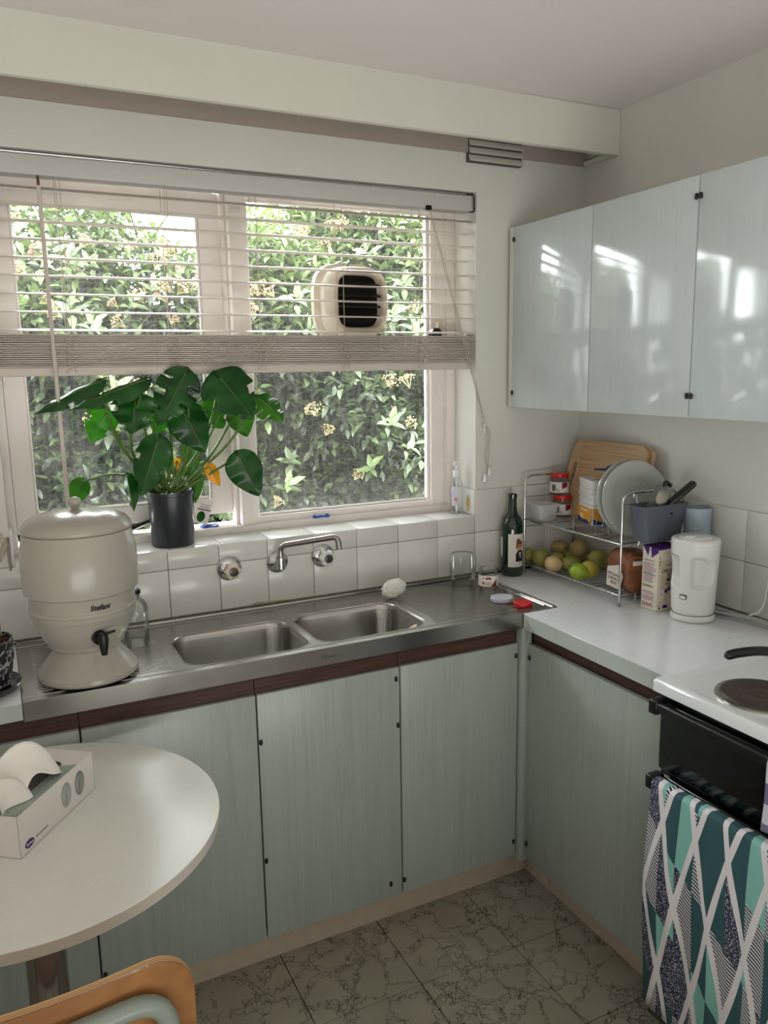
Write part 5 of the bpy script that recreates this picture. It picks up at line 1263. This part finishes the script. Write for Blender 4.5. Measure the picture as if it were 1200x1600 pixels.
# blue jug behind the plates
q = P(958, 735, 'x', -.10)
jg = empty('measuring_jug', (-.088, q.y-.005, SH1+.0025), 'navy blue plastic jug with a spout handle behind the plates', 'jug')
hj = q.z-SH1+.012
bm = new_bm(); lathe(bm, 0, 0, [(0, 0), (.034, 0), (.036, .004), (.038, hj-.05), (.034, hj-.045), (.030, hj-.04), (0, hj-.04)], 36); finish('jug_body', bm, mat('blue_tint_plastic', (96, 128, 168), .2, alpha=.8), jg)
bm = new_bm(); lathe(bm, 0, 0, [(0, hj-.046), (.0355, hj-.046), (.0375, hj-.010), (.034, hj-.004), (.028, hj), (0, hj)], 36); lidj = finish('jug_lid', bm, M['teal'], jg)
bm = new_bm(); Mx = frame_M((0, 0, hj-.012), Vector((-.75, .66, 0)), Vector((.66, .75, 0))); prism(bm, rrect(.025, .072, -.008, .008, .004, 4), -.003, .003, M=Mx); finish('thumb_tab', bm, M['teal'], lidj)
# pale blue pitcher behind the caddy
q = P(1086, 800, 'y', -.60)
t = empty('water_pitcher', (-.052, -.60, BZ+.001), 'pale blue translucent plastic pitcher standing behind the kettle', 'pitcher')
bm = new_bm(); hp_ = .292; lathe(bm, 0, 0, [(0, 0), (.032, 0), (.034, .004), (.040, hp_-.01), (.041, hp_), (.0385, hp_), (.0325, .008), (0, .006)], 36, sy=.9); finish('pitcher_body', bm, M['bluehaze'], t)
add_text('MAX', .010, None, M['label'], t, fn=lambda co: Vector(((.0405+co.z)*math.cos(R(222)+co.x/.04), .9*(.0405+co.z)*math.sin(R(222)+co.x/.04), .235+co.y)))

# fruit on the lower shelf
FZ = SH2-.012+.0013
def mfruit(name, rgb, rgb2, rough=.4):
    m = bpy.data.materials.new(name); m.use_nodes = True; t = NT(m); a = t.noise(t.pos(), 22, 4, .6); b_ = t.noise(t.pos(), 240, 2)
    col = t.ramp(t.math('ADD', t.math('MULTIPLY', a, .8), t.math('MULTIPLY', b_, .2)), [(.38, s2l(rgb)), (.62, s2l(rgb2))]); t.l(col, t.b.inputs['Base Color']); t.b.inputs['Roughness'].default_value = rough; return m
MF = {'olive': mfruit('olive_fruit_skin', (128, 130, 58), (164, 158, 84)), 'tan': mfruit('tan_fruit_skin', (158, 138, 84), (190, 166, 108)), 'pink': mfruit('blushed_fruit_skin', (214, 176, 126), (226, 200, 150)), 'lime': mfruit('lime_skin', (120, 158, 30), (172, 194, 60), .3), 'lemon': mfruit('yellow_citrus_skin', (186, 166, 48), (206, 190, 84), .3)}
def fruit(px, py, rpx, asp, m, lift, nm, label, tilt=0, dpx=0):
    # find the spot on the shelf whose projection matches the photograph
    d = FW + RT*((px-600)/FPX) + UP*((800-py)/FPX)
    z = FZ; s = (z-CAM.z)/d.z
    for _ in range(6):
        r = rpx*(d*s).dot(FW)/FPX; z = FZ+r*min(1, asp)*.97+lift; s = (z-CAM.z)/d.z
    c = CAM+d*s; c.x = min(max(c.x, RX+r*.9), RB-.012); 
    bm = new_bm(); bmesh.ops.create_uvsphere(bm, u_segments=28, v_segments=18, radius=1)
    for v in bm.verts:
        x, y, z = v.co; tpr = 1-.10*x
        v.co = Vector((x*r*1.08, y*r*tpr*.98, z*r*tpr*asp))
        if abs(x) > .93: v.co.x += (.10 if nm in ('lime', 'lemon') else .03)*r*math.copysign(1, x)*(abs(x)-.93)/.07
    t = empty(nm, c, label, 'fruit', 'fruit on the lower rack shelf', rot=(R(tilt*.3), R(tilt*.4), R(-63+tilt)))
    finish('fruit_body', bm, MF[m], t)
    bm = new_bm(); lathe(bm, 0, 0, [(0, 0), (.0025, 0), (.002, .003), (0, .0035)], 8)
    for v in bm.verts: v.co = Vector((v.co.z+r*1.09, v.co.x, v.co.y))
    finish('stem_end', bm, M['brownhair'], t)
    return t
fruit(825, 868, 13, .9, 'olive', 0, 'mango', 'olive green fruit at the far left of the lower shelf, behind the bottle', 10)
fruit(846, 871, 14, 1.0, 'olive', 0, 'mango', 'round olive green fruit, second from the left on the lower shelf', 30)
fruit(875, 856, 15, .8, 'tan', .012, 'mango', 'brownish mottled fruit on top at the back, left of the tall one', -35)
fruit(871, 874, 12, .95, 'olive', 0, 'mango', 'small green fruit behind the pink-blushed one', 5)
fruit(865, 881, 13, .92, 'pink', 0, 'mango', 'pale fruit with a pink blush near the front wire', 25)
fruit(905, 858, 14, 1.15, 'tan', .020, 'pear', 'tall yellow-green fruit standing highest in the pile', 70)
fruit(893, 880, 15, .8, 'olive', 0, 'mango', 'elongated green fruit behind the lime', -25)
fruit(889, 868, 9, .9, 'olive', .006, 'mango', 'half hidden green fruit at the back centre of the pile', 0)
fruit(905, 893, 14, .95, 'lime', 0, 'lime', 'bright green lime at the front of the fruit pile', 15)
fruit(921, 890, 14, .95, 'lemon', 0, 'lemon', 'yellow lemon just right of the bright lime', 40)
fruit(936, 874, 16, 1.0, 'olive', 0, 'mango', 'large dull green fruit at the right end of the pile', 20)
fruit(926, 863, 11, .9, 'tan', .010, 'mango', 'shadowed brown-green fruit at the back right of the pile', 0)

# bread bag
t = empty('bread_loaf', (-.150, -.452, SH2-.010), 'sliced brown bread in a clear printed bag on the lower shelf', 'bread', rot=(0, 0, R(-12)))
bm = new_bm(); rings = []
for i in range(22):
    u = i/21; y = -.058+.116*u; bul = 1-.05*(2*u-1)**4+.015*math.sin(u*60)
    sec = [(.058*bul*x, y, .058+.056*bul*z) for x, z in [(math.copysign(abs(math.cos(a))**.55, math.cos(a)), math.copysign(abs(math.sin(a))**.55, math.sin(a))) for a in [k_*math.pi/16 for k_ in range(32)]]]
    rings.append([(x, y_, z+(.006 if z > .06 and abs(x) > .02 else 0)) for x, y_, z in sec])
loft(bm, rings, cap0=True, cap1=True); finish('loaf', bm, mfruit('brown_crust', (150, 88, 52), (196, 128, 84), .55), t)
bm = new_bm(); rnd = random.Random(8); rings = []
for i in range(26):
    u = i/25; y = -.066+.132*u; s = 1.0 if .04 < u < .96 else .82
    rings.append([(.0615*s*x*(1+.02*math.sin(9*a+u*20)), y+.002*math.sin(5*a), .060+.060*s*z*(1+.02*math.sin(7*a+u*14))) for x, z, a in [(math.copysign(abs(math.cos(a))**.6, math.cos(a)), math.copysign(abs(math.sin(a))**.6, math.sin(a)), a) for a in [k_*math.pi/24 for k_ in range(48)]]])
loft(bm, rings, cap0=True, cap1=True); bg = finish('plastic_bag', bm, m_glass('bag_film', (.97, .97, .97), .12), t)
bm = new_bm(); Mx = Matrix(((0, 0, -1, -.0622), (-1, 0, 0, 0), (0, 1, 0, .055), (0, 0, 0, 1)))
prism(bm, [(-.05, -.048), (.03, -.046), (.045, .0), (.02, .03), (-.045, .012)], 0, .0004, M=Mx); pp = finish('printed_panel', bm, M['label'], bg, smooth=False)
for i_, s_ in enumerate(('WHOLEMEAL', 'SANDWICH', 'BREAD')):
    add_text(s_, .0125, Mx @ Matrix.Translation((-.006, -.006-.013*i_, .0006)), M['brownhair'], pp)
bm = new_bm(); prism(bm, [(-.045, .05), (.05, .05), (.052, .040), (-.045, .036)], 0, .0004, M=Matrix(((1, 0, 0, 0), (0, 0, -1, -.068), (0, 1, 0, .055), (0, 0, 0, 1)))); finish('printed_panel', bm, M['label'], bg, smooth=False)

# soy milk carton
c0 = P(1025, 957, 'z', BZ); c1 = P(1003, 948, 'z', BZ); W_ = (c1-c0).length; 
t = empty('milk_carton', (c0.x, c0.y, BZ+.001), 'cream and purple organic soy milk carton between rack and kettle', 'carton', rot=(0, 0, R(0)))
CW, CD, CH = .088, W_, .187
bm = new_bm(); box(bm, 0, CW, 0, CD, 0, CH, .0012, 1); ct_ = finish('carton_body', bm, mat('cream_card', (228, 220, 204), .35), t)
bm = new_bm(); box(bm, -.0002, CW, 0, CD, CH-.0002, CH+.0006); box(bm, .001, CW-.001, CD*.5-.001, CD*.5+.001, CH, CH+.004); finish('purple_top', bm, M['purple'], t, smooth=False)
XF = Matrix(((0, 0, -1, -.0004), (-1, 0, 0, CD), (0, 1, 0, 0), (0, 0, 0, 1)))   # left (-x) face: local x runs towards the camera
YF = Matrix(((1, 0, 0, 0), (0, 0, -1, -.0004), (0, 1, 0, 0), (0, 0, 0, 1)))
def cprint(poly, Mx, m, nm='printed_mark', z=0): bm = new_bm(); prism(bm, poly, z, z+.0003, M=Mx); return finish(nm, bm, m, ct_, smooth=False)
cprint([(0.002, CH), (CD*.46, CH), (CD*.36, CH-.028)], XF, M['purple']); cprint([(CD*.54, CH), (CD, CH), (CD, CH-.012), (CD*.58, CH-.032)], XF, M['purple'])
cprint([(0, CH-.006), (CW, CH-.002), (CW, CH), (0, CH)], YF, M['purple']); 
cprint([(.012, .062), (CW, .062), (CW, .150), (.012, .150)], YF, mat('oat_panel', (206, 196, 170), .4), 'printed_panel')
YT = YF @ Matrix.Translation((0, 0, .0004)); XT = XF @ Matrix.Translation((0, 0, .0001))
rnd = random.Random(12)
for blk, (zt, n, m) in enumerate(((.146, 1, M['ink']), (.138, 8, M['pinkink']), (.108, 2, M['ink']), (.100, 6, M['pinkink']), (.072, 2, M['ink']), (.054, 3, M['pinkink']), (.040, 4, M['pinkink']), (.018, 3, M['darkred']))):
    bm = new_bm()
    for r_i in range(n):
        z = zt-r_i*.0036; x0 = .006; x1 = CD-.008-rnd.uniform(0, .016)
        while x0 < x1:
            w_ = rnd.uniform(.002, .007); prism(bm, [(x0, z), (min(x0+w_, x1+.002), z), (min(x0+w_, x1+.002), z+.0017), (x0, z+.0017)], 0, .0003, M=XT); x0 += w_+.0011
    tag(finish('fine_print', bm, m, ct_, smooth=False), kind='stuff')
add_text('macro', .0125, YT @ Matrix.Translation((.046, .136, 0)), mat('grey_brown_ink', (96, 84, 76), .6), ct_)
add_text('ORGANIC', .0155, YT @ Matrix.Translation((.051, .118, 0)), M['purple'], ct_, bold=.0002)
add_text('SOY', .0155, YT @ Matrix.Translation((.051, .104, 0)), M['ink'], ct_, bold=.0004)
add_text('MILK', .0155, YT @ Matrix.Translation((.051, .091, 0)), M['ink'], ct_, bold=.0004)
add_text('UNSWEETENED', .006, YT @ Matrix.Translation((.05, .080, 0)), M['ink'], ct_); add_text('LONG LIFE', .006, YT @ Matrix.Translation((.05, .074, 0)), M['ink'], ct_)
for x, z in ((.034, .058), (.045, .064)): cprint(disc(x, z, .0062, 18), YT, M['purple'])
for x, z, r in ((.024, .170, .002), (.036, .172, .0025), (.006, .158, .003), (.007, .147, .0042), (.005, .139, .0035), (.006, .130, .0028), (.018, .050, .0028), (.03, .044, .003), (.036, .036, .003), (.042, .048, .003), (.028, .034, .0028), (.012, .026, .003), (.022, .018, .003), (.010, .016, .0032), (.05, .038, .003), (.056, .046, .003)): cprint(disc(x, z, r, 10), YT, M['tan'])
cprint([(.032+.010*math.cos(a), .008+.010*math.sin(a)) for a in [i*math.pi/12 for i in range(13)]], YT, M['purple']); cprint(disc(.010, .009, .003, 12), YT, M['ink'])

# kettle
kc = P(1081, 965, 'z', BZ)
kt = empty('electric_kettle', (kc.x, kc.y, BZ+.001), 'tall white plastic electric jug kettle on its round base', 'kettle')
bm = new_bm(); lathe(bm, 0, 0, [(0, 0), (.056, 0), (.0595, .003), (.0600, .012), (.0575, .018), (.050, .0185), (0, .0185)], 56); finish('base', bm, M['white_plastic'], kt)
bm = new_bm(); lathe(bm, 0, 0, [(0, .0187), (.0575, .0187), (.0575, .0197), (0, .0197)], 56); finish('gap_ring', bm, M['dullchrome'], kt)
hz0, hz1 = .092, .188; KH = .232
hand = math.atan2(CAM.y-kc.y, CAM.x-kc.x)-R(25)       # the handle bar faces the room
bm = new_bm(); nt, nz = 144, 90; rows = []
def sstep(a, b, x): x = max(0, min(1, (x-a)/(b-a))); return x*x*(3-2*x)
for i in range(nz+1):
    z = .020+(KH-.020)*i/nz; row = []
    R0 = .0575+(.0655-.0575)*((z-.02)/(KH-.02))
    if z > KH-.010: R0 -= .010*(1-math.sqrt(max(0, 1-((z-KH+.010)/.010)**2)))
    if z < .03: R0 -= .002*(1-(z-.02)/.01)
    for j in range(nt):
        a = 2*math.pi*j/nt; da = (a-hand+math.pi) % (2*math.pi)-math.pi; ad = abs(da)
        zz = (z-(hz0+hz1)/2)/((hz1-hz0)/2)
        rec = sstep(R(12), R(25), ad)
        shape = 1-sstep(.74, 1.0, (abs(zz)**2.6+(max(0, (ad-R(34))/R(48)))**2.6)**(1/2.6))
        r = R0-.021*rec*shape
        row.append(bm.verts.new((r*math.cos(a), r*math.sin(a), z)))
    rows.append(row)
for a, b in zip(rows, rows[1:]):
    for j in range(nt): bm.faces.new((a[j], a[(j+1) % nt], b[(j+1) % nt], b[j]))
bm.faces.new(rows[0][::-1]); bm.faces.new(rows[-1]); kb = finish('kettle_body', bm, M['white_plastic'], kt, angle=50)
bm = new_bm(); lathe(bm, 0, 0, [(0, KH-.0005), (.044, KH-.0005), (.044, KH+.003), (.040, KH+.0045), (0, KH+.005)], 48); kl = finish('lid', bm, M['white_plastic'], kt)
bm = new_bm(); hdv = Vector((math.cos(hand), math.sin(hand), 0)); Mx = frame_M(hdv*.03+Vector((0, 0, KH+.0045)), hdv, Vector((-hdv.y, hdv.x, 0))); prism(bm, rrect(-.014, .014, -.010, .010, .004, 4), 0, .0035, M=Mx); finish('lid_catch', bm, M['white_plastic'], kl)
bm = new_bm(); rr = .0608; Mx = frame_M(hdv*(rr+.0002)+Vector((0, 0, .072)), Vector((-hdv.y, hdv.x, 0)), (0, 0, 1)); holed_plate(bm, rrect(-.0095, .0095, -.0065, .0065, .002, 3), [rrect(-.008, .008, -.005, .004, .0015, 3)], -.003, .0012, M=Mx); finish('switch_frame', bm, M['black'], kb, smooth=False)
bm = new_bm(); prism(bm, rrect(-.008, .008, -.005, .004, .0015, 3), -.003, .0022, M=Mx); finish('switch', bm, M['white_plastic'], kb, smooth=False)
# power cord and the steel spoon rest / tongs behind the kettle
bm = new_bm(); tube(bm, spline([P(1225, 880, 'x', -.012), P(1204, 900, 'x', -.016), P(1197, 925, 'x', -.018), P(1194, 942, 'x', -.02), P(1186, 956, 'x', -.03), P(1170, 962, 'x', -.045)+Vector((0, 0, 0))], 8), .003, 8); o = finish('power_cord', bm, M['white_plastic']); tag(o, 'white power cord running down the tiles right of the kettle', 'cord')
tg = empty('steel_tongs', (0, 0, 0), 'long stainless tongs lying on the bench along the right wall', 'tongs')
a = P(1097, 948, 'z', BZ+.020); b = P(1215, 976, 'z', BZ+.020); d_ = b-a; dn = d_.normalized(); sd = Vector((-dn.y, dn.x, 0))
for s_ in (0, 1):
    bm = new_bm(); rows = []
    for i in range(25):
        u = i/24; hw = .0075*(1-.35*math.exp(-((u-.0)/.08)**2)) if u > .03 else .004+.0035*u/.03
        c = a+d_*u+Vector((0, 0, -.014*s_+.004*math.sin(u*3)))+sd*(.004*s_)
        rows.append([bm.verts.new(c+sd*hw*q+Vector((0, 0, .002*(1-q*q)))) for q in (-1, -.5, 0, .5, 1)])
    for p_, q_ in zip(rows, rows[1:]):
        for j in range(4): bm.faces.new((p_[j], p_[j+1], q_[j+1], q_[j]))
    o = finish('tong_arm', bm, M['chrome'], tg); o.modifiers.new('thickness', 'SOLIDIFY').thickness = .0016

# ================================================================== OUTSIDE: ground and evergreen hedge
bm = new_bm(); box(bm, -8, 6, .26, 9, -.3, -.12); struct('ground', bm, mat('garden_soil', (84, 72, 58), .95, noise=(6, .3, (1, 1, 1)), bump=(30, 1)), smooth=False)
rnd = random.Random(21)
def leaf_verts(bm, tl, c, d, nrm, L, W, tint, mi=0):
    d = d.normalized(); nrm = (nrm-d*nrm.dot(d)).normalized(); s = d.cross(nrm)
    b = bm.verts.new(c); t = bm.verts.new(c+d*L-nrm*L*.12)
    m0 = bm.verts.new(c+d*L*.35-nrm*.002); m1 = bm.verts.new(c+d*L*.72-nrm*L*.04)
    l0 = bm.verts.new(c+d*L*.33+s*W*.5+nrm*W*.12); r0 = bm.verts.new(c+d*L*.33-s*W*.5+nrm*W*.12)
    l1 = bm.verts.new(c+d*L*.70+s*W*.36+nrm*W*.06); r1 = bm.verts.new(c+d*L*.70-s*W*.36+nrm*W*.06)
    for v in (b, t, m0, m1, l0, r0, l1, r1): v[tl] = tint
    for f in ((b, m0, l0), (b, r0, m0), (m0, m1, l1, l0), (m0, r0, r1, m1), (m1, t, l1), (m1, r1, t)): bm.faces.new(f)
def surf(x, z):
    """hedge face: distance beyond the wall, bulging"""
    return 1.75+.16*math.sin(x*2.3+1.1)*math.cos(z*1.9)+.10*math.sin(x*5.1+z*3.7)+.06*math.sin(z*9+x*7)+max(0, z-1.9)*.55
def top(x): return 2.36+.14*math.sin(x*3.1+.4)+.09*math.sin(x*8.3)+.42*max(0, min(1, (x+.55)/.35))-1.0*max(0, min(1, (-x-2.2)/.25))
shr = []
names = ['leafy evergreen shrub at the far left of the hedge outside', 'dense evergreen shrub outside behind the monstera', 'evergreen shrub with brown flower heads in the middle of the hedge', 'tall evergreen shrub outside behind the window fan', 'evergreen shrub at the right end of the hedge outside']
for k_, x in enumerate((-2.6, -1.72, -.84, .04, .92)):
    shr.append(empty('evergreen_shrub', (x, 2.3, -.12), names[k_], 'shrub'))
for k_, S in enumerate(shr):
    x0 = S.location.x; base = Vector(S.location)
    bm = new_bm(); bs = []
    for i in range(9):
        p0 = Vector((rnd.uniform(-.05, .05), 0, 0)); p3 = Vector((rnd.uniform(-.4, .4), rnd.uniform(-.3, .3), rnd.uniform(1.7, 2.5)))
        pts = spline([p0, p0.lerp(p3, .4)+Vector((rnd.uniform(-.12, .12), rnd.uniform(-.1, .1), 0)), p0.lerp(p3, .75), p3], 5)
        tube(bm, pts, [.022*(1-i_/len(pts))+.004 for i_ in range(len(pts))], 6)
        for q in range(7):
            a = pts[rnd.randrange(5, len(pts))]; tube(bm, [a, a+Vector((rnd.uniform(-.3, .3), rnd.uniform(-.45, .1), rnd.uniform(.05, .4)))], .004, 5)
    finish('stems', bm, M['twig'], S)
    # dense shaded core so that the hedge is not see-through
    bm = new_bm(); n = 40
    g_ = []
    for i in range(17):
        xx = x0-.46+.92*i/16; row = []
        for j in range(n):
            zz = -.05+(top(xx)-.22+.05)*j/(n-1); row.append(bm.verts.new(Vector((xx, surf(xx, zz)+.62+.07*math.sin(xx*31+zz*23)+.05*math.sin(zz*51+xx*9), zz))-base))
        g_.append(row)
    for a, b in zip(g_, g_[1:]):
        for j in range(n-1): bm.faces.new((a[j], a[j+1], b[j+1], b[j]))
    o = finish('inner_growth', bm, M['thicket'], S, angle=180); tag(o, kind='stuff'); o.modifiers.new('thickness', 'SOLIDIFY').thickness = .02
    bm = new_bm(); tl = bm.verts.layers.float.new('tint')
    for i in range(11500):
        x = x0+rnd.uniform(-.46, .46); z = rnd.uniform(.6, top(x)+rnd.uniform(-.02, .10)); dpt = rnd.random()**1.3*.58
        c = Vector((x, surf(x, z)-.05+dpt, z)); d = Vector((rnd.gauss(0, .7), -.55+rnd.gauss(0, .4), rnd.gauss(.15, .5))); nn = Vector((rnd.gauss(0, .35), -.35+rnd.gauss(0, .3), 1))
        ti = min(1, max(0, .06+.30*rnd.random()+.55*max(0, z-1.5)+(.25 if rnd.random() < .08 else 0)-.5*dpt))  # tint painted darker low down and deeper in, for the shade inside the hedge
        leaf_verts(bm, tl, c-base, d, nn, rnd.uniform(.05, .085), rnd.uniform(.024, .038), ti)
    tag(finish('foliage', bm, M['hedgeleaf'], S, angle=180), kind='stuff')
    # nearest sprigs: leaves one by one, in whorls
    lm = []
    for q in range(4):
        bm = new_bm(); tl = bm.verts.layers.float.new('tint'); leaf_verts(bm, tl, Vector((0, 0, 0)), Vector((1, 0, 0)), Vector((0, 0, 1)), .085, .037, .18+.2*q)
        o = finish('leaf', bm, M['hedgeleaf'], S, angle=180); lm.append(o.data); bpy.data.objects.remove(o)
    for q in range(17):
        x = x0+rnd.uniform(-.4, .4); z = rnd.uniform(.85, min(2.3, top(x))); c = Vector((x, surf(x, z)-.10, z)); ax = Vector((rnd.gauss(0, .3), -.8, .55)).normalized()
        u1 = ax.orthogonal().normalized(); u2 = ax.cross(u1)
        for w_ in range(7):
            a = w_*2.4+rnd.random(); dr = (u1*math.cos(a)+u2*math.sin(a))+ax*(.15+.12*w_)
            dr.normalize(); nn = (ax*1.0-dr*ax.dot(dr)+Vector((0, 0, .3))).normalized(); s_ = nn.cross(dr).normalized(); nn = dr.cross(s_)
            sc = rnd.uniform(.75, 1.15)
            o = bpy.data.objects.new('leaf', lm[rnd.choice((0, 1, 1, 2, 2, 3))]); C.objects.link(o); o.parent = S
            pos = c+ax*(.012*w_)-base
            o.matrix_local = Matrix(((dr.x*sc, s_.x*sc, nn.x*sc, pos.x), (dr.y*sc, s_.y*sc, nn.y*sc, pos.y), (dr.z*sc, s_.z*sc, nn.z*sc, pos.z), (0, 0, 0, 1)))
    # flower heads
    fm = []
    for q in range(3):
        bm = new_bm(); tl = bm.verts.layers.float.new('tint')
        for i in range(34):
            a = rnd.uniform(0, 6.28); rr = .028*math.sqrt(rnd.random()); c = Vector((rr*math.cos(a), rr*math.sin(a), .012-rr*rr*14+rnd.uniform(-.003, .003)))
            r0 = bmesh.ops.create_icosphere(bm, subdivisions=1, radius=rnd.uniform(.0022, .0038), matrix=Matrix.Translation(c))
            ti = (0.15, .5, .95)[q]+rnd.uniform(-.15, .05)
            for v in r0['verts']: v[tl] = ti
        for i in range(6):
            a = i*1.05; tube(bm, [(0, 0, -.03), (.018*math.cos(a), .018*math.sin(a), .004)], .0008, 4)
        o = finish('flower_head', bm, M['flower'], S, angle=60); fm.append(o.data); bpy.data.objects.remove(o)
    for q in range(32):
        x = x0+rnd.uniform(-.45, .45); z = rnd.uniform(.9, min(1.8, top(x))) if q < 9 else rnd.uniform(min(1.85, top(x)-.2), top(x)+.02)
        o = bpy.data.objects.new('flower_head', fm[0 if z < 1.6 else rnd.choice((1, 2, 2))]); C.objects.link(o); o.parent = S
        o.location = Vector((x, surf(x, z)-.11, z))-base; o.rotation_euler = (R(rnd.uniform(15, 60)), R(rnd.uniform(-20, 20)), rnd.uniform(0, 6)); s_ = rnd.uniform(1.1, 1.9); o.scale = (s_, s_, s_)
